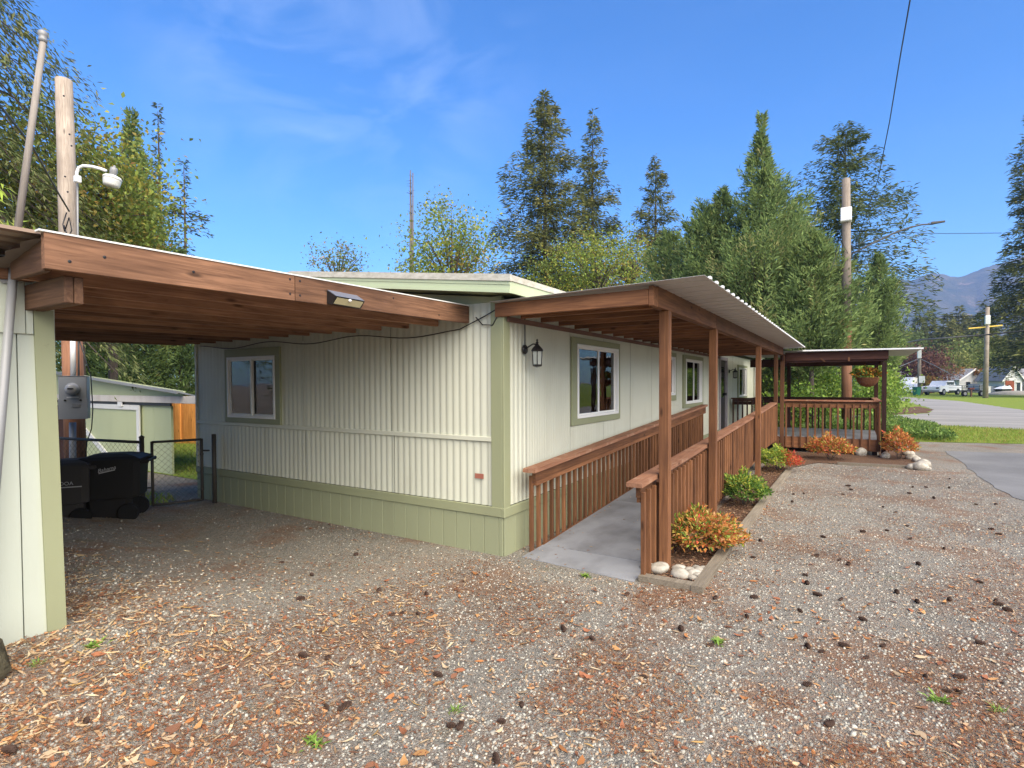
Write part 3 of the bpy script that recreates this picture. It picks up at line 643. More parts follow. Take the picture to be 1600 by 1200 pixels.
MB().hexa([(1.9,10.115,2.42),(4.19,10.115,2.395),(4.19,10.128,2.395),(1.9,10.128,2.42),(1.9,10.115,2.452),(4.19,10.115,2.425),(4.19,10.128,2.425),(1.9,10.128,2.452)]).build('roof_edge', white, DC)
# ------------------------------------------------------------------ lamps on the house
def lantern(y, x, z, s, label):
    t = thing('wall_lantern', label, 'lantern', (x, y, z), 'black coach lanterns on the house wall')
    X = Matrix.Translation((x, y, z)) @ Matrix.Scale(s, 4)
    MB().lathe([(.001,0),(.05,0),(.055,.008),(.045,.02),(.001,.025)], (0,0,0), 16, X @ Matrix.Translation((0,0,.02)) @ Matrix.Rotation(R_(90), 4, 'Y')).build('backplate', blackm, t, True)
    MB().tube([X@Vector(p) for p in ((.02,0,.03),(.06,0,.05),(.11,0,.075),(.15,0,.07),(.16,0,.05))], .008*s, 8).build('arm', blackm, t, True)
    c = MB(); c.lathe([(.02,.06),(.034,.05),(.068,.015),(.074,.0),(.070,-.006),(.06,-.006)], (.16,0,0), 6, X); c.lathe([(.001,.13),(.012,.115),(.008,.10),(.018,.085),(.012,.075),(.026,.058)], (.16,0,0), 10, X)
    c.build('cap', blackm, t)
    g = MB(); 
    for k in range(6):
        a = R_(60*k); g.tube([X@Vector((.16+.060*math.cos(a), .060*math.sin(a), -.005)), X@Vector((.16+.052*math.cos(a), .052*math.sin(a), -.15))], .005*s, 5)
    g.lathe([(.05,-.148),(.058,-.15),(.056,-.165),(.02,-.175),(.001,-.178)], (.16,0,0), 6, X); g.build('cage', blackm, t)
    gl = MB().lathe([(.057,-.008),(.049,-.146)], (.16,0,0), 6, X).build('glass', mat('seeded lamp glass', (.35,.37,.33), .15, .6), t); 
lantern(.39, .012, 2.03, .95, 'black coach lantern on the pale wall beside the house corner')
lantern(11.5, .012, 1.98, 1.0, 'black coach lantern on the wall past the dark front doorway')
MB().tube([(.012,.40,2.09),(.012,.40,2.44)], .005, 5).build('conduit', blackm, H)
# ------------------------------------------------------------------ bed edging, stones, shrubs
def edge_timber(name, a, b, w, label, h=.055):
    a, b = Vector((*a, 0)), Vector((*b, 0)); d = (b-a); n = Vector((-d.y, d.x, 0)).normalized()*w/2; u = Vector((0,0,h))
    mb = MB().hexa([a-n-u*.3, b-n-u*.3, b+n-u*.3, a+n-u*.3, a-n+u, b-n+u, b+n+u, a+n+u]); return mb.build(name, timber, None, label=label, cat='edging timber', group='timbers edging the planting bed')
edge_timber('edging_timber', (1.36,.045), (1.80,.055), .09, 'short timber at the near end of the planting bed by the stones')
edge_timber('edging_timber', (1.845,.0), (1.835,1.25), .09, 'edging timber lying beside the orange shrub')
edge_timber('edging_timber', (1.845,1.26), (1.86,3.95), .09, 'edging timber between the orange shrub and the green shrub')
edge_timber('edging_timber', (1.86,3.96), (1.90,7.3), .09, 'edging timber running on past the green shrub')
edge_timber('edging_timber', (2.65,8.55), (4.02,8.72), .06, 'thin pale timber crossing in front of the deck post')
def rock_mesh(seed, rough=.12, n1=12, n2=8):
    r = random.Random(seed); ph0 = [r.uniform(0,6) for _ in range(4)]; vs = []
    for a in range(n2+1):
        for k in range(n1):
            th, ph = math.pi*a/n2, 2*math.pi*k/n1
            q = 1+rough*(math.sin(2*ph+ph0[0])*math.sin(th)+.6*math.sin(3*ph+ph0[1]+th*2)+.4*math.sin(4*th+ph0[2]))*math.sin(th)
            vs.append((q*math.sin(th)*math.cos(ph), q*math.sin(th)*math.sin(ph), math.cos(th)))
    return MB().add(vs, [(a*n1+k, a*n1+(k+1)%n1, (a+1)*n1+(k+1)%n1, (a+1)*n1+k) for a in range(n2) for k in range(n1)]).mesh('stone', stone, True)
rocks = [rock_mesh(i) for i in range(5)]
st = [(1030,896,.085),(1060,893,.05),(1062,903,.07),(1083,902,.055),(1092,897,.05),(1102,906,.045),(1082,908,.04),(1088,893,.04),(1110,893,.03),(1012,892,.055),(1078,896,.045)]
lab = ['big oval tan stone at the foot of the first canopy post','small stone wedged against the first canopy post','flat pale stone in front of the first canopy post','rounded stone in the middle of the pile by the first post']
for i, (px, py, r) in enumerate(st):
    gx_, gy_ = px_ground(px, py)
    gx_ = min(gx_, 1.77); gy_ = max(gy_, .16)
    o = obj('river_stone', rocks[i % 5], None, label=lab[i] if i < 4 else 'pale river stone in the little pile by the first canopy post', cat='stone', group='river stones by the first canopy post', loc=(gx_, gy_, .012+r*.42), rot=(random.uniform(-.2,.2), random.uniform(-.2,.2), random.uniform(0,6)))
    o.scale = (r*1.25, r, r*.62)
wr = [(1414,704,.13),(1419,712,.14),(1424,718,.12),(1432,722,.12),(1443,729,.15),(1437,734,.16),(1425,733,.11),(1408,698,.11),(1447,735,.09),(1398,694,.1)]
for i, (px, py, r) in enumerate(wr):
    gx_, gy_ = px_ground(px, py)
    o = obj('border_stone', rocks[(i*2) % 5], None, label='pale stone in the row bordering the bed past the deck post', cat='stone', group='stones bordering the bed past the deck', loc=(gx_, gy_, r*.4), rot=(random.uniform(-.2,.2), random.uniform(-.2,.2), random.uniform(0,6)))
    o.scale = (r*.92, r*.8, r*.6)
for px, py, r, lb in ((1345,712,.13,'pale block under the end of the deck beside the dark post'),(1383,716,.10,'slanted pale rock leaning at the base of the dark deck post'),(1363,704,.09,'small rock just behind the dark deck post')):
    gx_, gy_ = px_ground(px, py); o = obj('footing_stone', rocks[2], None, label=lb, cat='stone', loc=(gx_, gy_, r*.5), rot=(.3,.5,.3)); o.scale = (r, r*.8, r)
def leaf_quads(P, D, U, ln, wd, bend=.25):
    """leaves with bases P, directions D, up-ish U: 5-vertex folded leaf (2 quads-ish as 4 tris)"""
    D = D/np.linalg.norm(D, axis=1, keepdims=True); Sd = np.cross(D, U); Sd /= np.linalg.norm(Sd, axis=1, keepdims=True)+1e-9; Nn = np.cross(Sd, D)
    ln = np.asarray(ln).reshape(-1,1)*np.ones((len(P),1)); wd = np.asarray(wd).reshape(-1,1)*np.ones((len(P),1))
    a = P; m = P+D*ln*.45-Nn*ln*bend*.05; l = m+Sd*wd*.5+Nn*wd*.18; r = m-Sd*wd*.5+Nn*wd*.18; e = P+D*ln-Nn*ln*bend
    V = np.stack([a, l, e, r], 1).reshape(-1,3); k = np.arange(len(P))*4
    return V, np.stack([k, k+1, k+2, k+3], 1)
def unit(v): return v/(np.linalg.norm(v, axis=-1, keepdims=True)+1e-9)
def rand_dirs(n): return unit(rng.normal(size=(n,3)))
def pick(cols, w, n):
    w = np.array(w, float); i = rng.choice(len(cols), n, p=w/w.sum()); return np.array(cols)[i]
def shrub_mesh(rx, ry, h, n, cols_fn, leaf=.05, lw=.42, name='foliage'):
    d = rand_dirs(n); d[:,2] = np.abs(d[:,2])*1.1-.12; d = unit(d); r = rng.uniform(.35, 1, n)**.45
    lump = 1+.22*np.sin(d[:,0]*5+2)*np.sin(d[:,1]*6)+.16*np.sin(d[:,2]*9+d[:,0]*7)
    P = d*r[:,None]*lump[:,None]*np.array([rx, ry, h*.62]); P[:,2] += h*.38; P[:,2] = np.maximum(P[:,2], .015)
    D = unit(d*1.0+rng.normal(size=(n,3))*.55+np.array([0,0,.35])); U = unit(rng.normal(size=(n,3))*.5+np.array([0,0,1.])+d*.6)
    ln = leaf*rng.uniform(.7, 1.3, n); V, F = leaf_quads(P, D, U, ln, ln*lw, .2)
    c = np.repeat(cols_fn(P, n), 4, 0); return np_mesh(name, V, F, leafm, c)
def stems(parent, rx, ry, h, base, n=9):
    mb = MB()
    for k in range(n):
        a = 2*math.pi*k/n+random.uniform(-.3,.3); q = random.uniform(.3,.8)
        mb.tube([(base[0]+.03*math.cos(a), base[1]+.03*math.sin(a), base[2]), (base[0]+rx*q*.6*math.cos(a), base[1]+ry*q*.6*math.sin(a), base[2]+h*.4), (base[0]+rx*q*math.cos(a), base[1]+ry*q*math.sin(a), base[2]+h*.75)], [.006,.004,.002], 4)
    mb.build('stem', bark, parent)
GRN = [(.10,.20,.035),(.15,.26,.05),(.22,.32,.06),(.06,.13,.03)]; ORG = [(.50,.16,.05),(.62,.28,.08),(.55,.10,.06),(.42,.30,.07),(.66,.36,.16)]; YEL = [(.42,.46,.07),(.32,.42,.06),(.20,.32,.05),(.5,.42,.08)]; RED = [(.50,.06,.04),(.60,.12,.06),(.55,.2,.08)]
def c_orange(P, n):
    g = sstep((P[:,2]-.12)/.25)*sstep((.15-P[:,0])/.45); m = rng.random(n) < (.24+.5*g); return np.where(m[:,None], pick(GRN+YEL, [1]*8, n), pick(ORG, [3,3,1,3,2], n))
def c_green(P, n):
    m = rng.random(n) < sstep((P[:,2]-.1)/.35)*.7; return np.where(m[:,None], pick(YEL, [3,3,2,1], n), pick(GRN, [3,3,1,2], n))
def c_mixed(P, n):
    m = rng.random(n) < sstep((P[:,0]-.02)/.22)*.95; return np.where(m[:,None], pick(RED, [2,3,2], n), pick(YEL+GRN[:2], [3,3,2,.5,1,1], n))
def c_rust(P, n):
    m = rng.random(n) < .25*sstep((.2-P[:,2])/.2)+.12; return np.where(m[:,None], pick(GRN+YEL, [1]*8, n), pick(ORG+RED, [3,3,1,3,1,.3,.6,.6], n))
for (x, y, rx, ry, h, n, fn, lf, lb) in ((1.62,1.12,.37,.37,.37,4200,c_orange,.05,'large orange and red leafed shrub beside the first canopy posts'),
      (1.66,3.58,.27,.33,.42,3000,c_green,.046,'compact green shrub with yellow tips midway along the bed'),
      (1.72,7.05,.36,.40,.42,2800,c_mixed,.05,'lime green shrub with a bright red side near the deck corner'),
      (2.50,9.28,.42,.36,.50,1900,c_rust,.062,'orange and yellow shrub in front of the deck rim'),
      (3.78,10.15,.30,.42,.60,1900,c_rust,.065,'rusty orange shrub just past the dark deck post')):
    t = thing('shrub', lb, 'shrub', (x, y, .01), 'low autumn coloured shrubs in the bed'); obj('foliage', shrub_mesh(rx, ry, h, n, fn, lf), t, loc=(x, y, .01)); stems(t, rx, ry, h, (x, y, .01))
# hanging basket
HB = thing('hanging_basket', 'hanging basket of orange and yellow flowers under the deck canopy', 'flower basket', (3.2, 10.62, 1.7))
MB().lathe([(.05,-.20),(.13,-.17),(.20,-.09),(.235,0),(.245,.02),(.22,.02),(.001,.0)], (3.2,10.62,1.78), 18).build('bowl', mat('coir basket', (.22,.10,.05), .95, .1, build=lambda t,b: bump(t,b,noise(t,pos(t),40,5),1,.03)), HB, True)
for k in range(3):
    a = 2.1*k+.4; MB().tube([(3.2+.23*math.cos(a),10.62+.23*math.sin(a),1.79),(3.2,10.62,2.2)], .004, 4).build('chain', blackm, HB)
obj('flower_mass', shrub_mesh(.30,.28,.26,1300, lambda P, n: np.where((rng.random(n) < .55)[:,None], pick([(.62,.25,.03),(.6,.4,.05),(.5,.16,.04)],[2,2,1],n), pick(GRN,[1]*4,n)), .055, .6, 'flower_mass'), HB, loc=(3.2,10.62,1.74))
# ------------------------------------------------------------------ bins
def bin_mesh(label, m, loc, yaw, w, dpt, h, txt, txt_loc, txt_size, shear, line):
    t = thing('wheelie_bin', label, 'bin', loc, 'black refuse bins by the chain link fence')
    t.rotation_euler = (0,0,yaw)
    def P_(mb, name, mm, **kw):
        o = mb.build(name, mm, None, **kw); o.parent = t; return o
    z = [0, .34*h, .36*h, .90*h]; hw = [w*.36, w*.40, w*.47, w*.5]; hd = [dpt*.40, dpt*.43, dpt*.46, dpt*.5]
    mb = MB(); vs = []
    for zz, a, b in zip(z, hw, hd):
        off = w*.05 if zz < .35*h else 0
        c = .06
        vs += [(-a+c,-b,zz),(a-c-off,-b,zz),(a-off,-b+c,zz),(a-off,b-c,zz),(a-c-off,b,zz),(-a+c,b,zz),(-a,b-c,zz),(-a,-b+c,zz)]
    mb.add(vs, [tuple(range(8))[::-1]]+[(i*8+k,i*8+(k+1)%8,(i+1)*8+(k+1)%8,(i+1)*8+k) for i in range(3) for k in range(8)]+[tuple(range(24,32))]); P_(mb, 'body', m)
    lm = MB(); a, b = w*.53, dpt*.53
    vs = []
    for zz, s in ((.90*h,1.0),(.93*h,1.0),(.965*h,.80),(1.0*h,.45)):
        vs += [(-a*s,-b*s,zz),(a*s,-b*s,zz),(a*s,b*s,zz),(-a*s,b*s,zz)]
    lm.add(vs, [(3,2,1,0)]+[(i*4+k,i*4+(k+1)%4,(i+1)*4+(k+1)%4,(i+1)*4+k) for i in range(3) for k in range(4)]+[(12,13,14,15)]); P_(lm, 'lid', m)
    hb = MB(); hb.tube([(w*.62,-dpt*.36,.885*h),(w*.62,dpt*.36,.885*h)], .018, 8); hb.box((w*.46,-dpt*.38,.85*h),(w*.635,-dpt*.33,.905*h)); hb.box((w*.46,dpt*.33,.85*h),(w*.635,dpt*.38,.905*h)); P_(hb, 'handle', m)
    for s in (-1, 1):
        wm = MB(); wm.lathe([(.04,-.03),(.105,-.03),(.115,-.018),(.115,.018),(.105,.03),(.04,.03)], (0,0,0), 22, Matrix.Translation((w*.31, s*dpt*.46, .115)) @ Matrix.Rotation(R_(90), 4, 'X'))
        P_(wm, 'wheel', rubber, smooth=False)
    cu = bpy.data.curves.new('lettering', 'FONT'); cu.body = txt; cu.size = txt_size; cu.shear = shear; cu.extrude = .0005; cu.materials.append(logom)
    lt = bpy.data.objects.new('tmp', cu); COL.objects.link(lt); bpy.context.view_layer.update(); lme = bpy.data.meshes.new_from_object(lt.evaluated_get(bpy.context.evaluated_depsgraph_get())); bpy.data.objects.remove(lt)
    lo = bpy.data.objects.new('lettering', lme); COL.objects.link(lo); lo.parent = t; lo.location = txt_loc; lo.rotation_euler = (R_(90), R_(-12 if shear else 0), 0)
    ln = MB(); (xa, za), (xb, zb_) = line; yy = txt_loc[1]
    ln.hexa([(xa,yy-.001,za),(xb,yy-.001,zb_),(xb,yy,zb_),(xa,yy,za),(xa,yy-.001,za+.012),(xb,yy-.001,zb_+.012),(xb,yy,zb_+.012),(xa,yy,za+.012)]); P_(ln, 'underline', logom)
    return t
vaxis = R_(31.8+20)
bin_mesh('black wheeled refuse bin with white script lettering by the gate', binm, (-5.05,-1.27,.0), vaxis, .66, .50, .84, 'Bahama', (-.10,-.250,.63), .062, .35, ((-.09,.615),(.08,.652)))
bin_mesh('charcoal refuse bin partly hidden behind the shed corner board', binm2, (-5.20,-1.67,.0), vaxis+R_(4), .44, .46, .80, 'OOA', (-.05,-.262,.52), .06, 0, ((-.11,.49),(.17,.49)))
# ------------------------------------------------------------------ chain link fence and gate
def link_mesh(a, b, z0, z1, pitch=.08, r=.0017):
    a = Vector(a); b = Vector(b); Lh = (b-a).length; d = (b-a)/Lh; mb = MB(); hgt = z1-z0
    k = -int(hgt/pitch)-1
    while k*pitch < Lh:
        for s in (1, -1):
            u0, w0 = (k*pitch, z0) if s == 1 else (k*pitch, z1); pts = []
            t0 = max(0, -u0); t1 = min(hgt, Lh-u0)
            if t1 > t0+.005:
                p, q = u0+t0, u0+t1; mb.tube([a+d*p+Vector((0,0,w0+s*t0)), a+d*q+Vector((0,0,w0+s*t1))], r, 3, False)
        k += 1
    return mb
FN = thing('chain_link_fence', 'dark chain link fence panel behind the black bins', 'fence', (-5.2,-.9,0))
pA, pB = Vector((-6.85,-1.33,0)), Vector((-5.20,-.88,0))
MB().tube([pA+Vector((0,0,.95)), pB+Vector((0,0,.93))], .02, 8).build('top_rail', darkpost, FN, True)
for p in (pA, pB): MB().tube([p, p+Vector((0,0,.99))], .03, 10).build('post', darkpost, FN, True); MB().lathe([(.033,0),(.033,.02),(.001,.045)], p+Vector((0,0,.985)), 10).build('post_cap', darkpost, FN)
link_mesh(pA, pB, .05, .93).build('wire_mesh', darkpost, FN)
GT = thing('chain_link_gate', 'low chain link gate closing the gap beside the mobile home', 'gate', (-5.1,-.5,0))
gA, gB = Vector((-5.19,-.76,0)), Vector((-4.99,-.20,0))
for p in (gA, gB): MB().tube([p+Vector((0,0,.05)), p+Vector((0,0,.93))], .02, 8).build('frame_post', darkpost, GT, True)
for z in (.06, .92): MB().tube([gA+Vector((0,0,z)), gB+Vector((0,0,z))], .017, 8).build('frame_rail', darkpost, GT, True)
link_mesh(gA, gB, .06, .92).build('wire_mesh', darkpost, GT)
for z in (.2, .45, .7): MB().lathe([(.026,0),(.026,.02)], gB+Vector((0,0,z)), 8).build('tie_band', darkpost, GT)
MB().tube([gA+Vector((0,0,.3)), gA+Vector((-.06,-.06,.3))], .012, 6).build('hinge', darkpost, GT)
MB().tube([gB+Vector((0,0,.76)), gB+Vector((.09,.06,.76))], .012, 6).build('latch', darkpost, GT)
pP = Vector((-4.87,-.09,0)); MB().tube([pP, pP+Vector((0,0,.99))], .03, 10).build('gate_post', darkpost, GT, True)
# ------------------------------------------------------------------ utility pole by the fence with meter and yard lamp
UP = thing('utility_pole', 'thick weathered wooden utility pole rising behind the carport roof', 'utility pole', (-7.05,-.95,0))
base, top = Vector((-7.03,-.96,-.1)), Vector((-7.27,-.92,6.31))
MB().tube([base.lerp(top, t) for t in (0,.25,.42)], [.14,.132,.126], 18).build('lower_shaft', polered, UP, True); MB().tube([base.lerp(top, t) for t in (.421,.7,1)], [.126,.118,.108], 18).build('shaft', polez, UP, True)
def onp(px, py, d): return at(px, py, d)
MB().tube([onp(114,790,8.05), onp(113.5,660,8.05)], .043, 10).build('conduit', greym, UP, True); MB().tube([onp(114.5,593,8.05), onp(113.5,500,8.05)], .035, 10).build('conduit', white, UP, True)
MB().tube([onp(123,590,8.15), onp(121.5,360,8.15), onp(121,285,8.15)], .013, 6).build('lamp_conduit', galv, UP, True)
for py, dx in ((210,5),(276,-2),(150,-4),(342,4),(228,8),(300,2)): MB().lathe([(.001,0),(.014,0),(.012,.01),(.001,.012)], (0,0,0), 8, Matrix.Translation(onp(104+dx, py, 8.17)) @ Vector((-CF[0],-CF[1],0)).to_track_quat('Z','Y').to_matrix().to_4x4()).build('bolt', blackm, UP)
MT = thing('electricity_meter', 'grey steel electricity meter box fixed to the utility pole', 'meter', onp(116,622,7.95))
qm = Matrix.Translation(onp(116,622,7.93)) @ Euler((0,0,R_(31.8+24))).to_matrix().to_4x4()
MB().box((-.165,-.06,-.30), (.165,.10,.31), .008, qm).build('box', greym, MT); MB().box((-.17,-.066,-.30), (.17,-.0605,-.01), .004, qm).build('door_panel', greym, MT); MB().box((-.172,-.065,.312), (.172,.10,.32), .003, qm).build('box_lid', greym, MT)
MB().lathe([(.088,0),(.088,.03),(.078,.034),(.075,.08),(.06,.095),(.001,.10)], (0,0,0), 22, qm @ Matrix.Translation((.0,-.06,.13)) @ Matrix.Rotation(R_(90),4,'X')).build('meter_dial', mat('pale meter glass', (.42,.43,.43), .15, .6), MT, True)
MB().box((-.035,-.164,.125), (.035,-.160,.145), .001, qm).build('display', blackm, MT); MB().box((-.01,-.075,-.13), (.085,-.067,-.085), .002, qm).build('name_plate', galv, MT); MB().box((-.07,-.07,.0), (.07,-.0665,.022), .002, qm).build('seal_bar', whitep, MT)
for dx in (-.09,.09): MB().lathe([(.001,0),(.014,0),(.012,.012),(.001,.014)], (0,0,0), 8, qm @ Matrix.Translation((dx,-.066,-.03)) @ Matrix.Rotation(R_(90),4,'X')).build('knob', blackm, MT)
YL = thing('yard_lamp', 'white yard lamp on a curved arm fixed to the wooden pole', 'lamp', onp(118,275,8.1))
MB().tube([onp(120,284,8.1), onp(120,270,8.1), onp(123,262,8.1), onp(130,259,8.1), onp(145,260.5,8.1), onp(158,264,8.1), onp(166,267,8.1)], .022, 8).build('arm', white, YL, True)
MB().box((-.04,-.04,-.05),(.04,.04,.05),.01, Matrix.Translation(onp(121,280,8.08))).build('bracket', white, YL)
lc = onp(175,283,8.05); tl = Matrix.Translation(lc) @ Matrix.Scale(.82, 4) @ Euler((R_(-6),R_(8),0)).to_matrix().to_4x4()
MB().lathe([(.055,.10),(.06,.20),(.052,.24),(.02,.25),(.015,.28),(.001,.285)], (0,0,0), 16, tl).build('ballast', galv, YL, True)
MB().lathe([(.06,.105),(.12,.085),(.145,.06),(.15,.04)], (0,0,0), 22, tl).build('shade', white, YL, True)
MB().lathe([(.14,.045),(.138,.0),(.128,-.06),(.118,-.095),(.02,-.098),(.001,-.098)], (0,0,0), 22, tl).build('refractor', mat('ribbed lamp refractor', (.62,.62,.56), .2, .6), YL, True)
MB().tube([at(-40,120,4.6), at(0,165,5.2), at(50,228,6.3), at(90,300,7.6), at(108,330,8.12)], .012, 6).build('service_cable', blackm, None, True, label='black service cable sloping down to the weathered pole top', cat='cable')
MB().tube([at(104,332,8.12), at(98,350,8.08), at(101,362,8.06), at(108,340,8.05), at(112,360,8.05), at(106,372,8.05), at(100,352,8.06)], .009, 5).build('cable_loop', blackm, None, True, label='looped black cable tied against the weathered pole above the carport', cat='cable')
MB().tube([at(120,520,8.1), at(142,588,8.3), at(145,640,8.3), at(143,670,8.3), at(136,690,8.3), at(132,730,8.3)], .008, 5).build('hanging_wire', blackm, None, True, label='thin black wire hanging beside the meter box', cat='wire')
# ------------------------------------------------------------------ green outbuilding and cedar fence behind the gate
GS = thing('garden_shed', 'light sage outbuilding with white trimmed door behind the chain link fence', 'shed', (-9.5,.9,0))
for a in np.arange(-13.5, -7.95, 1.22):
    b = min(a+1.215, -7.98); MB().prism([(a,-.05),(b,-.05),(b,1.30),(a,1.30)], .88, .92).build('siding_panel', lightsage, GS)
MB().prism([(-13.5,1.45),(-7.5,1.45),(-7.5,1.58),(-11.5,1.91),(-13.5,2.05)], .86, .90).build('gable_panel', lightsage, GS)
box('header_board', (-13.5,.78,1.36), (-6.95,.82,1.49), painted('peeling white board', (.62,.58,.52), .7, (.3,.16,.1), .9), GS); box('header_shade_strip', (-13.5,.83,1.30), (-7.9,.86,1.36), blackm, GS)  # black strip stands in for the shade beneath the header board
MB().hexa([(-13.6,.66,2.07),(-7.3,.66,1.56),(-7.9,2.5,1.15),(-13.6,2.5,1.6),(-13.6,.66,2.10),(-7.3,.66,1.59),(-7.9,2.5,1.18),(-13.6,2.5,1.63)]).build('roof', greym, GS)
MB().hexa([(-13.6,.63,2.05),(-7.28,.63,1.54),(-7.28,.657,1.54),(-13.6,.657,2.05),(-13.6,.63,2.095),(-7.28,.63,1.585),(-7.28,.657,1.585),(-13.6,.657,2.095)]).build('roof_edge', galv, GS)
dr = box('door', (-11.9,.845,.0), (-9.18,.865,1.28), lightsage, GS)
for a in (((-11.9,.815,1.20),(-9.06,.843,1.30)), ((-9.18,.815,.0),(-9.06,.843,1.20))): box('door_trim', *a, whitep, dr)
MB().prism([(-11.7,.72),(-11.7,.86),(-9.9,.0),(-10.15,.0)], .818, .842).build('door_brace', whitep, dr)
box('door_stop', (-9.9,.79,1.26), (-9.72,.815,1.36), white, dr)
box('dark_doorway_panel', (-13.4,.6,-.02), (-11.95,.66,1.25), darkz, GS)  # dark panel stands in for the unlit inside of an open doorway
CF_ = thing('cedar_fence', 'bright orange cedar board fence seen beyond the gate', 'fence', at(287,690,16))
o0 = at(262,694,16.0); o0.z = 0; o1 = at(330,694,15.6); o1.z = 0; dd = (o1-o0); Lf = dd.length; dd /= Lf; nn = Vector((-dd.y, dd.x, 0))
u = 0
while u < Lf:
    a = o0+dd*(u+.004)+nn*random.uniform(-.004,.004); b = a+dd*.137
    MB().hexa([a, b, b+nn*.02, a+nn*.02, a+Vector((0,0,1.22)), b+Vector((0,0,1.22)), b+nn*.02+Vector((0,0,1.22)), a+nn*.02+Vector((0,0,1.22))]).build('fence_board', cedar, CF_); u += .145
a = o0+dd*.42-nn*.05; b = a+dd*.09
MB().hexa([a,b,b+nn*.045,a+nn*.045]+[v+Vector((0,0,1.25)) for v in (a,b,b+nn*.045,a+nn*.045)]).build('fence_post', cedar, CF_)
# ------------------------------------------------------------------ poles, street lamp and wires beyond the deck
P2 = thing('utility_pole', 'utility pole behind the deck with a white box near its bare top', 'utility pole', (2.72,16.6,0))
MB().tube([(2.76,16.55,-.1), (2.72,16.62,3.8)], [.155,.145], 16).build('lower_shaft', polered, P2, True); MB().tube([(2.72,16.62,3.802), (2.67,16.70,8.33)], [.145,.12], 16).build('shaft', polez, P2, True)
MB().lathe([(.135,0),(.135,.3),(.125,.31)], at(1322,347,17.98), 14).build('terminal_box', white, P2, True)
MB().box((-.16,-.16,-.22),(.16,.16,.22),.02, Matrix.Translation(at(1322,336,17.9))).build('cover_box', whitep, P2)
MB().lathe([(.122,0),(.10,.03),(.05,.045),(.001,.05)], (2.67,16.70,8.325), 14).build('pole_cap', galv, P2)
SL = thing('street_lamp', 'street lamp head on a long sloping arm beside the cedar tops', 'street lamp', at(1330,398,18))
MB().tube([at(1326,399,18), at(1360,382,18), at(1395,365,18), at(1420,356,18), at(1440,351,18), at(1458,350,18)], .026, 8).build('arm', darkpost, SL, True)
MB().hexa([at(1455,349,18)+Vector(v) for v in ((0,-.09,-.03),(.36,-.06,-.01),(.36,.06,-.01),(0,.09,-.03),(0,-.06,.04),(.36,-.04,.03),(.36,.04,.03),(0,.06,.04))]).build('lamp_head', darkpost, SL)
MB().tube([at(1432,-60,7.6), at(1422,0,8.0), at(1408,80,9.2), at(1390,190,11.5), at(1372,280,14.2), at(1330,404,17.9)], .010, 5).build('overhead_wire', blackm, None, True, label='dark overhead wire dropping steeply to the pole behind the deck', cat='wire')
MB().tube([at(1326,385,18), at(1405,363,26), at(1480,365,38), at(1565,364,52)], [.01,.014,.02,.03], 5).build('span_wire', blackm, None, True, label='thin wire running level from the street lamp pole toward the far trees', cat='wire')
MB().tube([at(1326,398,17.9), at(1312,372,17.7), at(1303,410,17.3), at(1297,425,17.2)], .008, 4).build('guy_wire', blackm, None, True, label='slack wire looping off the pole into the cedar', cat='wire')
P3 = thing('utility_pole', 'tall wooden utility pole with yellow crossbar across the road', 'utility pole', ground_at(1541, 55))
MB().tube([ground_at(1540,55), at(1543,480,55)], [.23,.17], 12).build('shaft', polez, P3, True); MB().box((-.2,-.2,-.45),(.2,.2,.45),.04, Matrix.Translation(at(1543,500,54.7))).build('transformer', whitep, P3)
MB().tube([at(1513,513.5,55), at(1566,508.5,55)], .07, 6).build('crossbar', mat('yellow arm', (.6,.42,.08), .6), P3)
P4 = thing('utility_pole', 'pale utility pole holding a white sign by the road bend', 'utility pole', ground_at(1437, 68))
MB().tube([ground_at(1437,68), at(1436.5,541,68)], [.22,.16], 12).build('shaft', polez, P4, True); MB().box((-.2,-.2,-.55),(.2,.2,.55),.04, Matrix.Translation(at(1436.5,553,67.7))).build('transformer', whitep, P4); MB().box((-.3,-.03,-.42),(.3,.03,.42),.01, Matrix.Translation(at(1440.5,593,67.5))).build('sign_board', white, P4)
MB().tube([at(1375,543,40), at(1440,531,50), at(1541,523,54.7), at(1620,515,50)], .07, 6).build('heavy_cable', blackm, None, True, label='thick cable crossing above the road past the yellow crossbar pole', cat='cable')
MB().tube([at(1398,505,60), at(1470,495,58), at(1543,493,54.8), at(1640,498,50)], .035, 5).build('power_line', blackm, None, True, label='thin power line meeting the top of the tall road pole', cat='wire')
MB().tube([at(1437,560,67.7), at(1462,572,66), at(1484,584,64), at(1500,592,63)], .04, 5).build('house_drop_wire', galv, None, True, label='pale wire sloping from the bend pole down to the grey house', cat='wire')
MB().tube([at(1437,560,67.7), at(1405,573,60), at(1385,584,54)], .03, 5).build('branch_wire', galv, None, True, label='pale wire sloping from the bend pole toward the deck canopy', cat='wire')
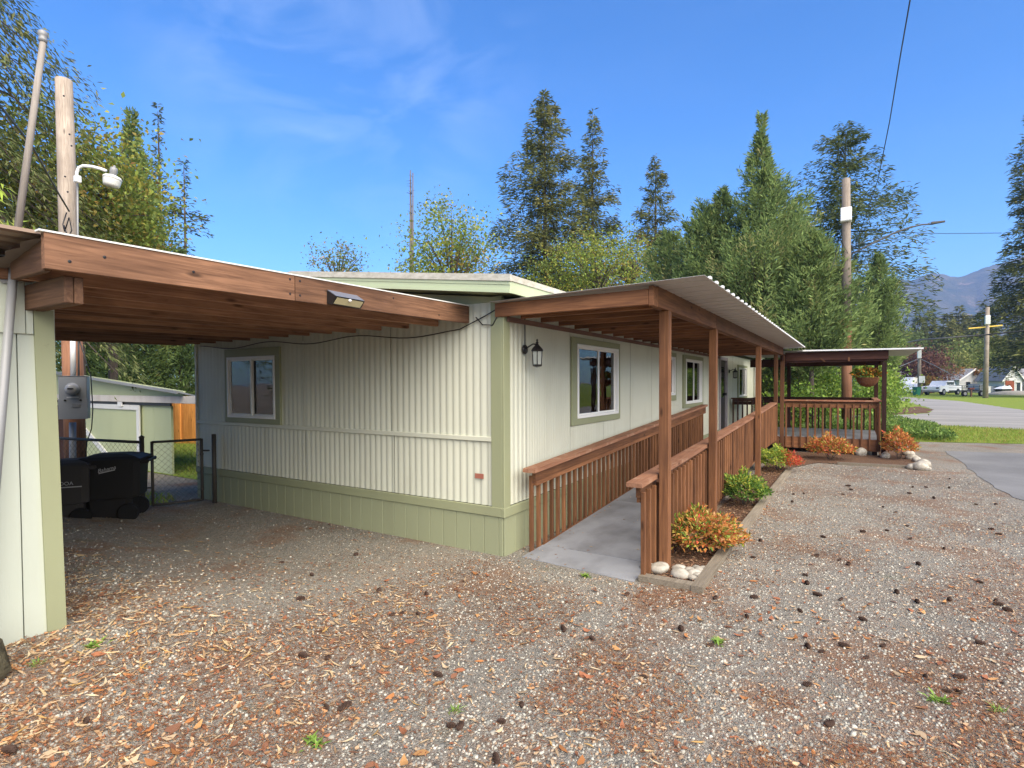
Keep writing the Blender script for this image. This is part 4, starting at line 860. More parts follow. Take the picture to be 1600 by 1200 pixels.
# ------------------------------------------------------------------ houses and vehicles across the road
roofg = painted('grey shingle', (.26,.26,.265), .9, (.12,.11,.1), .6); sidingw = painted('white lap siding', (.68,.69,.68), .6, (.4,.4,.38), .3); bluew = painted('grey blue wall', (.30,.33,.40), .6, (.2,.2,.2), .3)
brickr = painted('rust red wall', (.26,.07,.035), .85, (.12,.05,.03), .6); glassd = mat('dark far glass', (.03,.035,.04), .1, .6)
def frame_at(px, d, turn=0):
    g = ground_at(px, d); return Matrix.Translation(g) @ Matrix.Rotation(R_(YAW+turn), 4, 'Z')
def gable_house(label, px, d, turn, w, dp, wallh, roofh, wallm, wins=(), gdoor=None, ov=.35):
    X = frame_at(px, d, turn); t = thing('house', label, 'house', X.translation); nseg = max(1, int(wallh/.35))
    mb = MB(); mb.box((-w/2, 0, -.1), (w/2, dp, wallh), .0, X); mb.build('wall', wallm, t)
    sd_ = MB()
    for k in range(nseg): sd_.hexa([X@Vector(v) for v in ((-w/2,-.03,k*.35),(w/2,-.03,k*.35),(w/2,0,k*.35),(-w/2,0,k*.35),(-w/2,-.008,k*.35+.34),(w/2,-.008,k*.35+.34),(w/2,0,k*.35+.34),(-w/2,0,k*.35+.34))])
    sd_.build('lap_siding', wallm, t)
    MB().add([X@Vector(v) for v in ((-w/2,0,wallh),(w/2,0,wallh),(0,0,wallh+roofh),(-w/2,dp,wallh),(w/2,dp,wallh),(0,dp,wallh+roofh))], [(0,1,2),(5,4,3),(0,3,4,1)]).build('gable', wallm, t)
    rf = MB(); e = w/2+ov; ez = wallh-roofh*ov/(w/2)
    for s in (-1, 1):
        rf.hexa([X@Vector(v) for v in ((s*e,-ov,ez),(0,-ov,wallh+roofh),(0,dp+ov,wallh+roofh),(s*e,dp+ov,ez),(s*e,-ov,ez+.12),(0,-ov,wallh+roofh+.14),(0,dp+ov,wallh+roofh+.14),(s*e,dp+ov,ez+.12))])
    r_ = rf.build('roof', roofg, t)
    bg_ = MB()
    for s in (-1, 1): bg_.hexa([X@Vector(v) for v in ((s*e,-ov-.05,ez-.1),(0,-ov-.05,wallh+roofh-.08),(0,-ov-.003,wallh+roofh-.08),(s*e,-ov-.003,ez-.1),(s*e,-ov-.05,ez+.13),(0,-ov-.05,wallh+roofh+.15),(0,-ov-.003,wallh+roofh+.15),(s*e,-ov-.003,ez+.13))])
    bg_.build('barge_board', white, r_)
    for (x0, x1, z0, z1) in wins:
        f = MB().box((x0-.1,-.07,z0-.1),(x1+.1,-.032,z1+.1),.0,X).build('window', white, t); MB().box((x0,-.085,z0),(x1,-.072,z1),.0,X).build('pane', glassd, f)
    if gdoor:
        x0, x1, z1, mm = gdoor; MB().box((x0,-.08,0),(x1,-.032,z1),.0,X).build('garage_door', mm, t)
    return t
gable_house('small white house with steep grey gable and rusty red side entry', 1583, 74, -22, 1.9, 9.0, 2.1, 1.55, sidingw, [(.35,.75,.2,1.5)], (-.85,.1,1.75,brickr), .3)
gable_house('low white house with grey roof ahead of the green gable trees', 1652, 76, 60, 8.0, 4.0, 2.0, 1.3, sidingw, [(-2.6,-1.8,.7,1.6),(-.5,.4,.7,1.6)])
gable_house('white bungalow behind the flatbed trailer with a small white dormer', 1521, 84, 8, 5.0, 8, 2.0, 1.5, sidingw, [(-1.4,-.6,.7,1.6)])
gable_house('grey roofed white bungalow behind the pickup truck', 1500, 92, 80, 9, 6, 2.2, 1.1, sidingw, [(-2.5,-1.7,.7,1.7),(.5,1.4,.7,1.7)])
gable_house('pale blue house with asymmetric grey roof past the pickup truck', 1474, 96, 35, 4.4, 6, 2.6, 1.6, bluew, [(-.9,-.2,1.0,1.9)])
gable_house('dark roofed house with blue garage door at the road end', 1413, 92, 75, 5.5, 8, 2.2, 1.0, bluew, [], (-1.6,1.4,1.9, mat('blue garage door', (.07,.085,.17), .5)))
def wheel(X, x, y, r, w, t):
    o = MB().lathe([(r*.6,-w/2),(r,-w/2),(r,w/2),(r*.6,w/2)], (0,0,0), 18, X @ Matrix.Translation((x,y,r)) @ Matrix.Rotation(R_(90),4,'X')).build('wheel', rubber, t)
    MB().lathe([(.02,-w/2-.01),(r*.58,-w/2-.01),(r*.58,w/2+.01),(.02,w/2+.01)], (0,0,0), 14, X @ Matrix.Translation((x,y,r)) @ Matrix.Rotation(R_(90),4,'X')).build('rim', galv, o)
carw = mat('white car paint', (.75,.76,.76), .25, .6)
def side_body(t, X, prof, hw, m, name, top=None):
    n = len(prof); mb = MB(); vs = []
    for y, k in ((-hw,0),(hw,0)):
        vs += [X@Vector((x, y*(1-.16*max(0,(z-1.0))/.8), z)) for x, z in prof]
    mb.add(vs, [tuple(range(n))[::-1], tuple(range(n,2*n))]+[(i,(i+1)%n,n+(i+1)%n,n+i) for i in range(n)]); return mb.build(name, m, t)
X = frame_at(1472.5, 69, 28); TK = thing('pickup_truck', 'white crew cab pickup truck parked across the road', 'pickup truck', X.translation)
side_body(TK, X, [(-2.7,.45),(-2.7,1.0),(-2.6,1.1),(-1.25,1.18),(-.75,1.75),(1.0,1.78),(1.15,1.15),(2.65,1.12),(2.7,.45)], .93, carw, 'body')
for s in (-1, 1):
    for a, b in ((-.85,.0),(.08,.85)): MB().box((a,s*.862-.02,1.22),(b,s*.862+.02,1.62),0,X).build('side_window', glassd, TK)
    for x in (-1.75,1.7): wheel(X, x, s*.86, .39, .24, TK)
MB().box((-2.74,-.85,.4),(-2.70,.85,.62),0,X).build('bumper', galv, TK); 
for s in (-1,1): MB().box((-2.72,s*.68-.15,.8),(-2.69,s*.68+.15,.98),0,X).build('headlight', glassd, TK)
X = frame_at(1424, 70, 40); CR_ = thing('parked_car', 'white hatchback parked beside the green bin', 'car', X.translation)
side_body(CR_, X, [(-1.9,.35),(-1.95,.75),(-1.1,.95),(-.5,1.4),(.9,1.42),(1.7,.95),(1.9,.85),(1.9,.35)], .85, carw, 'body')
for s in (-1,1):
    MB().box((-.5,s*.80-.02,.98),(1.0,s*.80+.02,1.3),0,X).build('side_window', glassd, CR_)
    for x in (-1.2,1.15): wheel(X, x, s*.78, .32, .2, CR_)
X = frame_at(1419, 78, 30); HD = thing('cargo_trailer', 'white covered shape standing behind the hatchback', 'trailer', X.translation); side_body(HD, X, [(-1.4,.3),(-1.0,1.4),(.2,2.3),(1.3,2.2),(1.3,.3)], .9, carw, 'body'); wheel(X,.2,-.85,.32,.2,HD); wheel(X,.2,.85,.32,.2,HD)
X = frame_at(1432.5, 67, 10); GB = thing('wheelie_bin', 'green wheeled bin beside the white hatchback', 'bin', X.translation)
MB().hexa([X@Vector(v) for v in ((-.24,-.25,0),(.24,-.25,0),(.24,.25,0),(-.24,.25,0),(-.3,-.33,.95),(.3,-.33,.95),(.3,.33,.95),(-.3,.33,.95))]).build('body', mat('green bin plastic', (.02,.16,.09), .5), GB); MB().box((-.32,-.36,.955),(.32,.36,1.03),.01,X).build('lid', mat('green lid plastic', (.015,.12,.07), .5), GB)
X = frame_at(1511, 62, 6); TR = thing('flatbed_trailer', 'dark flatbed utility trailer with rail sides by the road', 'trailer', X.translation)
MB().box((-1.45,-.8,.55),(1.45,.8,.68),.0,X).build('bed', blackm, TR)
for z in (.95, 1.2): MB().box((-1.45,-.82,z-.03),(1.45,-.78,z+.03),0,X).build('side_rail', galv, TR); MB().box((-1.45,.78,z-.03),(1.45,.82,z+.03),0,X).build('side_rail', galv, TR)
for x in (-1.42,-.7,0,.7,1.42): MB().box((x-.03,-.82,.6),(x+.03,-.78,1.25),0,X).build('stake', blackm, TR)
MB().box((.85,-.7,.7),(1.4,.7,1.35),.02,X).build('crate', greym, TR)
for s in (-1,1): wheel(X, s*1.05, -.72, .32, .2, TR)
MB().tube([X@Vector((-1.4,0,.5)), X@Vector((-2.3,0,.4))], .05, 6).build('drawbar', blackm, TR)
X = frame_at(1517.5, 60, 0); MBX = thing('mailbox_post', 'small brown post with a flat top standing before the trailer', 'mailbox', X.translation)
MB().box((-.07,-.07,0),(.07,.07,.8),.0,X).build('post', brnx, MBX); MB().box((-.28,-.15,.8),(.28,.15,.98),.02,X).build('box', mat('maroon box', (.12,.03,.02), .6), MBX)
X = frame_at(1566, 70, 15); BT = thing('boat', 'small white boat with dark hull parked beside the far house', 'boat', X.translation)
MB().hexa([X@Vector(v) for v in ((-.5,-.3,.25),(.9,-.3,.25),(.9,.3,.25),(-.5,.3,.25),(-.75,-.5,.7),(1.0,-.5,.7),(1.0,.5,.7),(-.75,.5,.7))]).build('hull', blackm, BT); MB().hexa([X@Vector(v) for v in ((-.8,-.52,.705),(1.0,-.52,.705),(1.0,.52,.705),(-.8,.52,.705),(-.2,-.2,1.0),(.9,-.3,1.12),(.9,.3,1.12),(-.2,.2,1.0))]).build('cover', carw, BT)
gp = frame_at(1588, 66); obj('gravel_mound', rock_mesh(9, .1, 20, 8), None, label='low pile of grey gravel beside the white house lawn', cat='gravel pile', loc=gp.translation).scale = (2.6, 1.2, .55)
X = frame_at(1548, 76, 0); FW = thing('low_fence', 'low white and pale blue fence panels behind the tall pole', 'fence', X.translation)
for k, mm in ((0, white), (1, bluew)): MB().box((-1.2+1.3*k,0,0),(.05+1.3*k,.06,1.0),.0,X).build('fence_panel', mm, FW)
# ------------------------------------------------------------------ trees
def rodrigues(az, el): return np.stack([np.cos(el)*np.cos(az), np.cos(el)*np.sin(az), np.sin(el)], -1)
def conifer(label, px, d, top_py, rad, zb, cols, colw, style='fir', density=1.0, spray=.30, lean=0, gap=.15, name='conifer_tree', group='conifers around the house', trunk_r=None, power=.85, loc=None):
    g = loc or ground_at(px, d); h = height_of(top_py, d); t = thing(name, label, 'tree', g, group)
    tr = trunk_r or max(.09, h*.011)
    sway = lambda z: lean*np.sin(np.asarray(z)/h*2.2)
    zs = [0, h*.25, h*.5, h*.75, h*.98]
    tmb = MB().tube([(g.x+float(sway(z)), g.y, z-.1) for z in zs], [tr, tr*.85, tr*.62, tr*.36, .015], 8)
    nb = int((h-zb)*9*density*(1.2 if style == 'cedar' else 1)); z = zb+(h-zb)*(rng.random(nb)**1.05)
    f = (z-zb)/(h-zb); az = rng.uniform(0, 2*math.pi, nb)
    keep = rng.random(nb) > gap*(.6+.8*vnoise(az*1.2+7, z*.55, 1.0, int(px)))
    prof = (1-f)**power
    if style == 'cedar': prof = np.minimum(prof, .35+f*3.2)
    if style == 'sparse': prof = np.clip(prof*1.0, .12, 1)*(.35+.9*(vnoise(z*.0+px, z*.9, 1, 5) > .42))
    lump = (.42 if style == 'cedar' else .62)+(.85 if style == 'cedar' else .55)*vnoise(az*.95+3, z*.32+px*.1, 1.0, 2)+.2*rng.random(nb)
    Lb = np.maximum(rad*prof*lump, .16)*np.where(keep, 1, .25)
    el0 = {'fir': rng.uniform(-.30, .22, nb)+.55*f**2, 'cedar': rng.uniform(.15, .65, nb)+.4*f, 'sparse': rng.uniform(-.35, .3, nb)+.3*f, 'droop': rng.uniform(-.45, .05, nb)}[style]
    curve = {'fir': -.10, 'cedar': .18, 'sparse': -.05, 'droop': -.55}[style]
    ns_ = np.maximum((Lb/spray*{'fir': 10, 'cedar': 13, 'sparse': 5, 'droop': 9}[style]).astype(int), 4)
    idx = np.repeat(np.arange(nb), ns_); n = len(idx)
    s = rng.random(n)**.7; bl = Lb[idx]*s
    dirh = rodrigues(az, np.zeros(nb))[idx]; el = el0[idx]
    P = np.empty((n,3)); P[:,:2] = dirh[:,:2]*(np.cos(el)*bl)[:,None]; P[:,2] = z[idx]+np.sin(el)*bl+curve*bl**2/np.maximum(Lb[idx],.3)
    side = np.stack([-dirh[:,1], dirh[:,0], np.zeros(n)], 1)
    wdt = .30*(1-s*.75)*np.minimum(Lb[idx], 2.2)
    off = rng.normal(size=n)*wdt*.75; P += side*off[:,None]; P[:,2] += rng.normal(size=n)*(.05+.05*Lb[idx])
    P[:,0] += g.x+sway(P[:,2]); P[:,1] += g.y
    sg = np.sign(off)
    if style == 'cedar': D = dirh*.55+side*(sg*.45)[:,None]+np.array([0,0,.55])+rng.normal(size=(n,3))*.32
    elif style == 'droop': D = dirh*.7+side*(sg*.5)[:,None]+np.array([0,0,-.55])+rng.normal(size=(n,3))*.28
    else: D = dirh*.75+side*(sg*.65)[:,None]+np.array([0,0,-.05])+rng.normal(size=(n,3))*.30
    U = unit(rng.normal(size=(n,3))*.45+np.array([0,0,1.]))
    if style == 'cedar': U = unit(np.cross(D, np.array([0,0,1.]))+rng.normal(size=(n,3))*.6)
    ln = spray*rng.uniform(.6, 1.35, n); V, F = leaf_quads(P, unit(D), U, ln, ln*(.24 if style != 'sparse' else .34), .12)
    # whole boughs differ in their own colour: old growth, new growth, a little dead wood
    bc = pick(cols, colw, nb)[idx]; mixk = (rng.random(n) < .35)[:,None]; cc = np.where(mixk, pick(cols, colw, n), bc)
    obj('crown', np_mesh('crown', V, F, needlem, np.repeat(cc, 4, 0)), t)
    # bough wood
    sel = np.nonzero(keep & (Lb > .35))[0][::2]
    for b in sel[:170]:
        L2 = Lb[b]*.85; c_, s_ = math.cos(az[b]), math.sin(az[b]); e = el0[b]; x0 = g.x+float(sway(z[b]))
        tmb.tube([(x0, g.y, z[b]), (x0+c_*L2*.5*math.cos(e), g.y+s_*L2*.5*math.cos(e), z[b]+math.sin(e)*L2*.5+curve*L2*.25), (x0+c_*L2*math.cos(e), g.y+s_*L2*math.cos(e), z[b]+math.sin(e)*L2+curve*L2)], [max(.012,L2*.013), max(.008,L2*.008), .005], 3, False)
    tmb.build('trunk', bark, t)
    return t
FIR = [(.115,.135,.048),(.17,.185,.06),(.23,.235,.075),(.075,.09,.036),(.28,.26,.09)]; FW_ = [3,4,3,2,1.6]
CED = [(.135,.20,.065),(.19,.265,.085),(.25,.325,.105),(.08,.125,.048),(.29,.29,.11)]; CW = [3,4,3,1.5,.7]
SPA = [(.07,.10,.05),(.11,.135,.055),(.15,.16,.07)]
conifer('tallest dark fir standing behind the house roof with ragged boughs', 848, 42, 150, 6.3, 2.5, FIR, FW_, 'fir', 3.4, .38, .25, .36, power=.75)
conifer('slimmer fir with open boughs next to the tallest fir', 932, 46, 178, 5.2, 2.5, FIR, FW_, 'fir', 2.2, .40, -.35, .45)
conifer('short pointed fir between the open fir and the cedars', 1022, 44, 248, 4.6, 2, FIR, FW_, 'fir', 2.3, .34, .1, .25)
conifer('spire topped cedar rising above the ramp canopy', 1188, 21, 190, 4.3, .8, CED, CW, 'cedar', 4.6, .17, 0, .12, power=1.15)
conifer('broad bright cedar hiding the lower part of the roadside pole', 1268, 18.6, 372, 2.5, 2.0, CED, CW, 'cedar', 6.2, .17, 0, .08, power=.8)
conifer('bushy cedar just above the canopy corner', 1098, 23, 328, 3.1, .8, CED, CW, 'cedar', 4.9, .17, 0, .1, power=.55)
conifer('low spreading cedar on the road side of the pole', 1372, 26, 405, 2.1, 1.2, CED, CW, 'cedar', 4.9, .17, 0, .15, power=.75)
conifer('rounded cedar filling the gap behind the spire topped cedar', 1150, 27, 372, 3.0, 1, CED, CW, 'cedar', 4.3, .17, 0, .1, power=.7)
conifer('cedar shoulder to the house side of the spire topped cedar', 1128, 22.5, 300, 3.0, 1, CED, CW, 'cedar', 4.2, .18, 0, .14, power=.8)
conifer('cedar shoulder between the spire topped cedar and the pole', 1243, 22.5, 318, 2.8, 1, CED, CW, 'cedar', 4.2, .18, 0, .14, power=.8)
conifer('low cedar at the house end of the cedar row', 1052, 25, 372, 2.7, 1, CED, CW, 'cedar', 4.0, .19, 0, .12, power=.6)
conifer('feathery drooping conifer rising behind the white topped pole', 1312, 34, 200, 5.2, 6.6, [(.10,.135,.05),(.14,.17,.06),(.19,.205,.075),(.07,.10,.04)], [3,3,2,2], 'fir', 2.4, .32, .2, .34, power=.7)
conifer('huge dark conifer shading the small white house', 1640, 58, 40, 6.2, 3.6, FIR, FW_, 'fir', 2.2, .55, 0, .22)
conifer('dense green cypress behind the yard lamp', 212, 19, 182, 1.95, .5, CED, [2,3,1.5,3,.6], 'cedar', 4.6, .17, .1, .12, power=.8)
conifer('stout dark cypress beside the dense cypress over the sage shed', 150, 21, 330, 2.1, .5, CED, [3,2,1,4,.2], 'cedar', 4.3, .17, 0, .1, power=.6)
conifer('small dark cypress nearest the mobile home corner', 283, 20, 392, 1.5, .5, CED, [3,2,1,4,.2], 'cedar', 4.6, .17, 0, .15, power=.6)
conifer('thin tufted pole like conifer above the cypress', 253, 31, 165, 1.0, 5, SPA, [2,3,2], 'sparse', 1.2, .26, .15, .3)
conifer('sparse scraggly conifer beside the cypress', 292, 30, 248, 2.3, 3.5, SPA, [2,3,2], 'sparse', 1.7, .26, .1, .3)
conifer('big fir whose drooping boughs hang over the wooden pole', -120, 10.5, -260, 4.2, 4.7, [(.09,.12,.04),(.14,.165,.06),(.19,.20,.08)], [2,3,2], 'droop', 4.6, .14, 0, .30, power=.5)
far_lab = ['far fir touching the mountain foot beside the deck canopy','far fir second along the row before the mountain','far fir third along the row before the mountain','far fir fourth along the row before the mountain','far fir tallest of the row before the mountain','far fir beside the tall yellow armed pole','far fir half hidden by the huge conifer']
for k, (px, tp, r) in enumerate(((1408,512,4),(1433,497,4.2),(1452,490,4.4),(1480,492,5),(1497,482,4.6),(1514,495,5.5),(1534,492,5.5))):
    conifer(far_lab[k], px, 118+4*(k%3), tp, r, 2, FIR, FW_, 'fir', 1.6, 1.0, 0, .15, group='far firs below the mountain')
def deciduous(label, px, d, py, rx, rzv, cols, colw, n=2600, leaf=.13, name='broadleaf_tree', sparse=.0, group='broadleaf trees around the house', zlow=None, nclump=60, multi=3):
    c = at(px, py, d); g = Vector((c.x, c.y, 0)); t = thing(name, label, 'tree', g, group)
    cl = rand_dirs(nclump)*(rng.random((nclump,1))**.4)*np.array([rx, rx, rzv]); cl[:,2] += c.z; cl[:,2] = np.maximum(cl[:,2], .25)
    k = rng.integers(0, nclump, n); cs = (.17+.15*rng.random(nclump))*min(rx, rzv)*(1.25-sparse)
    P = cl[k]+rng.normal(size=(n,3))*cs[k][:,None]*np.array([1,1,.7]); P[:,2] = np.maximum(P[:,2], .06)
    D = unit(rng.normal(size=(n,3))+np.array([0,0,-.25])); U = unit(rng.normal(size=(n,3))*.7+np.array([0,0,1.]))
    ln = leaf*rng.uniform(.65,1.3,n); Pw = P+np.array([g.x,g.y,0]); V, F = leaf_quads(Pw, D, U, ln, ln*.62, .15)
    bc = pick(cols, colw, nclump)[k]; cc = np.where((rng.random(n) < .4)[:,None], pick(cols, colw, n), bc)
    obj('crown', np_mesh('crown', V, F, leafm, np.repeat(cc, 4, 0)), t)
    mb = MB(); tr = max(.03, .035*(rx+c.z)*.5)
    fork = Vector((g.x, g.y, max(.15, c.z-rzv*.75))); mb.tube([(g.x,g.y,-.1), fork], [tr, tr*.8], 7)
    for b in range(0, nclump, 2):
        e = Vector((cl[b][0]+g.x, cl[b][1]+g.y, cl[b][2])); m_ = fork.lerp(e, .5)+Vector((0,0,.12*rzv)); mb.tube([fork, m_, e], [tr*.38, tr*.2, .008], 4, False)
    mb.build('trunk', bark, t); return t
YG = [(.30,.33,.055),(.22,.29,.05),(.16,.22,.05),(.42,.36,.06),(.36,.22,.06)]; YW = [3,3,3,1.5,.5]
AUT = [(.34,.33,.06),(.34,.26,.06),(.25,.31,.06),(.26,.15,.05),(.16,.21,.05)]
LG = [(.14,.24,.04),(.20,.32,.05),(.27,.37,.065),(.09,.16,.035)]
deciduous('small airy tree peeping over the house roof ridge', 527, 35, 418, 1.8, 1.9, [(.14,.18,.055),(.2,.22,.06),(.28,.2,.09)], [3,2,1], 1300, .17, sparse=.4)
deciduous('yellow tinged tree beside the dead snag over the roof', 706, 33, 402, 2.5, 3.0, YG, YW, 7000, .18, sparse=.2)
deciduous('yellow green tree beneath the two tall firs', 935, 36, 420, 2.9, 2.3, YG, [3,3,3,1,.4], 4500, .17)
deciduous('olive tree low between the roof and tall fir', 862, 38, 440, 2.4, 1.6, YG, [1,3,4,.5,.2], 2600, .17)
deciduous('airy tree with orange tips beside the cedars', 985, 38, 410, 1.9, 2.2, AUT, [3,2,3,1.5,3], 2200, .17, sparse=.3)
deciduous('yellowing maple behind the weathered wooden pole', 118, 14, 285, 1.7, 1.6, AUT, [3,2,4,.4,3], 7500, .12)
deciduous('rusty tinted maple between the pole and the cypress', 172, 16, 345, 1.3, 1.5, AUT, [3,2,4,.9,3], 5000, .12)
deciduous('yellow green maple reaching past the leaning mast', 28, 13, 300, 1.6, 1.5, YG, [3,3,3,1.5,1], 4200, .12)
deciduous('green maple low behind the carport corner', 60, 15, 400, 1.6, 1.0, LG, [3,3,1,2], 2600, .12)
# bamboo leaning over the shed
BB = thing('bamboo_clump', 'bright yellow green bamboo arching beside the leaning mast', 'bamboo', at(-40, 900, 6.0))
n = 900; ca = at(-62, 335, 6.0); k = rng.integers(0, 14, n); cdir = rng.normal(size=(14,3))*np.array([.40,.40,.25]); s = rng.random(n)
P = np.array(ca)+cdir[k]*s[:,None]*1.25+np.array([0,0,-.2])*(s**2)[:,None]+rng.normal(size=(n,3))*.05; D = unit(cdir[k]*.6+rng.normal(size=(n,3))*.35+np.array([0,0,-.6])); V, F = leaf_quads(P, D, unit(rng.normal(size=(n,3))*.4+np.array([0,0,1.])), .20*rng.uniform(.6,1.2,n), .026, .2)
obj('leaves', np_mesh('leaves', V, F, leafm, np.repeat(pick([(.36,.46,.07),(.46,.50,.10),(.26,.36,.06)],[3,2,2],n),4,0)), BB)
mb = MB()
for q in range(14): mb.tube([(ca.x+random.uniform(-.1,.1), ca.y+random.uniform(-.1,.1), 0), tuple(ca), tuple(np.array(ca)+cdir[q]*1.2+np.array([0,0,-.15]))], [.014,.01,.003], 5, False)
mb.build('cane', mat('bamboo cane', (.30,.32,.10), .5), BB)
# dead snag
SN = thing('dead_snag', 'bare grey dead snag standing above the house roof', 'dead tree', ground_at(644, 36)); mb = MB(); b0 = ground_at(644,36)
hs_ = height_of(268, 36)
for off in (0, .22): mb.tube([(b0.x+off*.3,b0.y,0),(b0.x+off*.6,b0.y,hs_*.6),(b0.x+off,b0.y,hs_-off)], [.17-off*.3,.12-off*.2,.035], 7)
mb.build('trunk', painted('grey deadwood', (.17,.15,.14), .9, (.08,.07,.06), .5), SN)
mb = MB()
for q in range(46):
    z = hs_*random.uniform(.45,.99); a = random.uniform(0,6.28); l = random.uniform(.25,1.1)*(1.25-z/hs_); mb.tube([(b0.x+.1,b0.y,z),(b0.x+l*math.cos(a),b0.y+l*math.sin(a),z+random.uniform(-.1,.25))], [.018,.006], 3, False)
mb.build('branch', bark, SN)
# shrubs and small trees by the road and under the deck
for px, d, py, rx, rv, n, cols, cw, lb in ((1235,18.5,632,1.0,.8,2600,LG,[3,3,2,2],'leafy bright shrub behind the deck railing near the ramp top'),
     (1290,20,618,1.2,1.0,3000,LG,[3,3,2,2],'tall leafy shrub behind the deck beside the roadside pole'),
     (1352,21,610,1.2,1.1,3000,LG,[2,3,3,1],'light green shrub behind the hanging basket'),
     (1380,25,614,.85,1.05,2200,LG,[2,3,3,1],'pale green shrub at the roadside past the deck post'),
     (1205,22,610,1.4,1.5,2600,[(.05,.08,.03),(.08,.12,.035),(.12,.17,.04)],[3,2,2],'dark thicket bush behind the far end of the house')):
    deciduous(lb, px, d, py, rx, rv, cols, cw, n, .12, 'bush', group='leafy bushes behind the deck', nclump=40)
for px, d, py, rx, rv, n, cols, cw, lf, lb in ((1436,80,577,3.6,2.9,5200,[(.14,.06,.045),(.20,.09,.06),(.11,.055,.045),(.24,.13,.08)],[3,2,3,1],.36,'reddish brown purple leaved tree behind the bend pole'),
     (1412,100,548,4.0,4.0,2600,[(.10,.14,.04),(.14,.18,.05)],[1,1],.45,'olive tree at the end of the road beside the canopy edge'),
     (1493,88,575,2.8,2.6,2600,[(.24,.25,.07),(.18,.22,.06)],[1,1],.36,'pale yellow green tree behind the bungalows'),
     (1522,94,562,3.8,3.6,3400,[(.16,.20,.05),(.20,.24,.06),(.11,.15,.04)],[2,2,2],.4,'round green tree behind the tall yellow armed pole'),
     (1515,86,585,4.0,.9,2000,[(.34,.16,.05),(.28,.17,.06)],[1,1],.32,'orange topped hedge tree above the bungalow roof'),
     (1455,78,602,2.0,1.3,1800,[(.30,.20,.05),(.22,.22,.06),(.34,.14,.05)],[2,2,1],.3,'low golden tree beside the pickup truck'),
     (1562,84,592,3.0,2.6,3200,[(.05,.065,.03),(.08,.09,.035),(.11,.10,.045)],[2,2,1],.36,'dark bushy tree behind the parked boat'),
     (1398,58,604,1.2,.9,1200,LG,[2,3,2,2],.22,'green bush on the corner across the road'),
     (1492,82,611,1.0,.7,700,[(.26,.30,.05),(.2,.26,.05)],[1,1],.2,'small lime bush in front of the pale bungalow')):
    deciduous(lb, px, d, py, rx, rv, cols, cw, n, lf, 'broadleaf_tree' if rx > 1.5 else 'bush', group='trees and bushes across the road', nclump=44)
# far wood and a wood across the drive (seen in the window panes)
def wood_mass(name, pts, hmin, hmax, n, spray):
    Ps, Ds, Cs = [], [], []
    pts = np.array(pts); nt_ = len(pts); h = rng.uniform(hmin, hmax, nt_); k = rng.integers(0, nt_, n); f = rng.random(n)**.8
    r = .22*h[k]*(1-f)**.8*rng.random(n)**.5; a = rng.uniform(0, 6.28, n); P = np.stack([pts[k,0]+r*np.cos(a), pts[k,1]+r*np.sin(a), .3+f*h[k]], 1)
    D = unit(np.stack([np.cos(a), np.sin(a), rng.normal(size=n)*.4-.1], 1)); V, F = leaf_quads(P, D, unit(rng.normal(size=(n,3))*.5+np.array([0,0,1.])), spray*rng.uniform(.6,1.3,n), spray*.45, .15)
    tc_ = pick(FIR+[(.14,.17,.05)], [3,3,2,2,1,1.5], nt_)[k]
    return obj(name, np_mesh(name, V, F, needlem, np.repeat(np.where((rng.random(n)<.4)[:,None], pick(FIR, FW_, n), tc_), 4, 0)), kind='stuff')
wood_mass('distant_forest', [tuple(ground_at(px, rng.uniform(150,190)))[:2] for px in np.linspace(1290, 1700, 46)], 11, 17, 26000, 2.0)
wood_mass('roadside_wood', [(rng.uniform(40,50), y) for y in np.linspace(-30, 40, 26)], 7, 11, 18000, .9)
# ------------------------------------------------------------------ mountain
ridge = [(1180,455),(1300,448),(1345,452),(1385,443),(1405,441),(1424,444),(1438,436),(1452,432),(1470,433),(1483,437),(1498,438),(1512,433),(1535,424),(1552,419),(1572,414),(1600,404),(1650,392),(1720,405),(1800,430),(1900,470)]
dM = 1500; n1 = 120; n2 = 26; pxs = np.linspace(1180, 1900, n1); tops = np.interp(pxs, [r[0] for r in ridge], [r[1] for r in ridge]); vs = []
for i, px in enumerate(pxs):
    for j in range(n2):
        f = j/(n2-1); d = dM*(.62+.38*f)
        tz = (600-tops[i])/FPX*dM+1.7
        spur = .5*math.sin(px*.06+f*2.2)+.3*math.sin(px*.15+f*4)
        z = tz*(f**1.15)*(1+.10*spur*(1-f)*2.0) + 14*(float(vnoise(px*.12, f*7, 1, 4))-.5)*math.sin(f*3.1)
        if j == n2-1: z = tz+3*(float(vnoise(px*.5,0,1,8))-.5)
        g = ground_at(px, d); vs.append((g.x, g.y, max(z, -2)))
    g = ground_at(px, dM*1.35); vs.append((g.x, g.y, -2))
nn_ = n2+1
def mount_nodes(t, b):
    g = t.nodes.new('ShaderNodeNewGeometry').outputs['Position']
    c = mixc(t, ramp(t, noise(t, g, .012, 8, .65), [(.38, g3(0)), (.66, g3(1))]), (.02,.034,.022), (.095,.085,.055))
    sx = t.nodes.new('ShaderNodeSeparateXYZ'); t.links.new(g, sx.inputs[0])
    c = mixc(t, ramp(t, noise(t, g, .03, 6, .7, .4), [(.57, g3(0)), (.70, g3(.85))]), c, (.24,.165,.13))
    t.links.new(c, b.inputs['Base Color']); bump(t, b, noise(t, g, .06, 8, .7), 1, 12)
mm_ = MB().add(vs, [(i*nn_+j, (i+1)*nn_+j, (i+1)*nn_+j+1, i*nn_+j+1) for i in range(n1-1) for j in range(nn_-1)])
mm_.build('mountain', mat('forested mountain', (.05,.06,.04), .95, .05, build=mount_nodes), None, True, kind='structure')
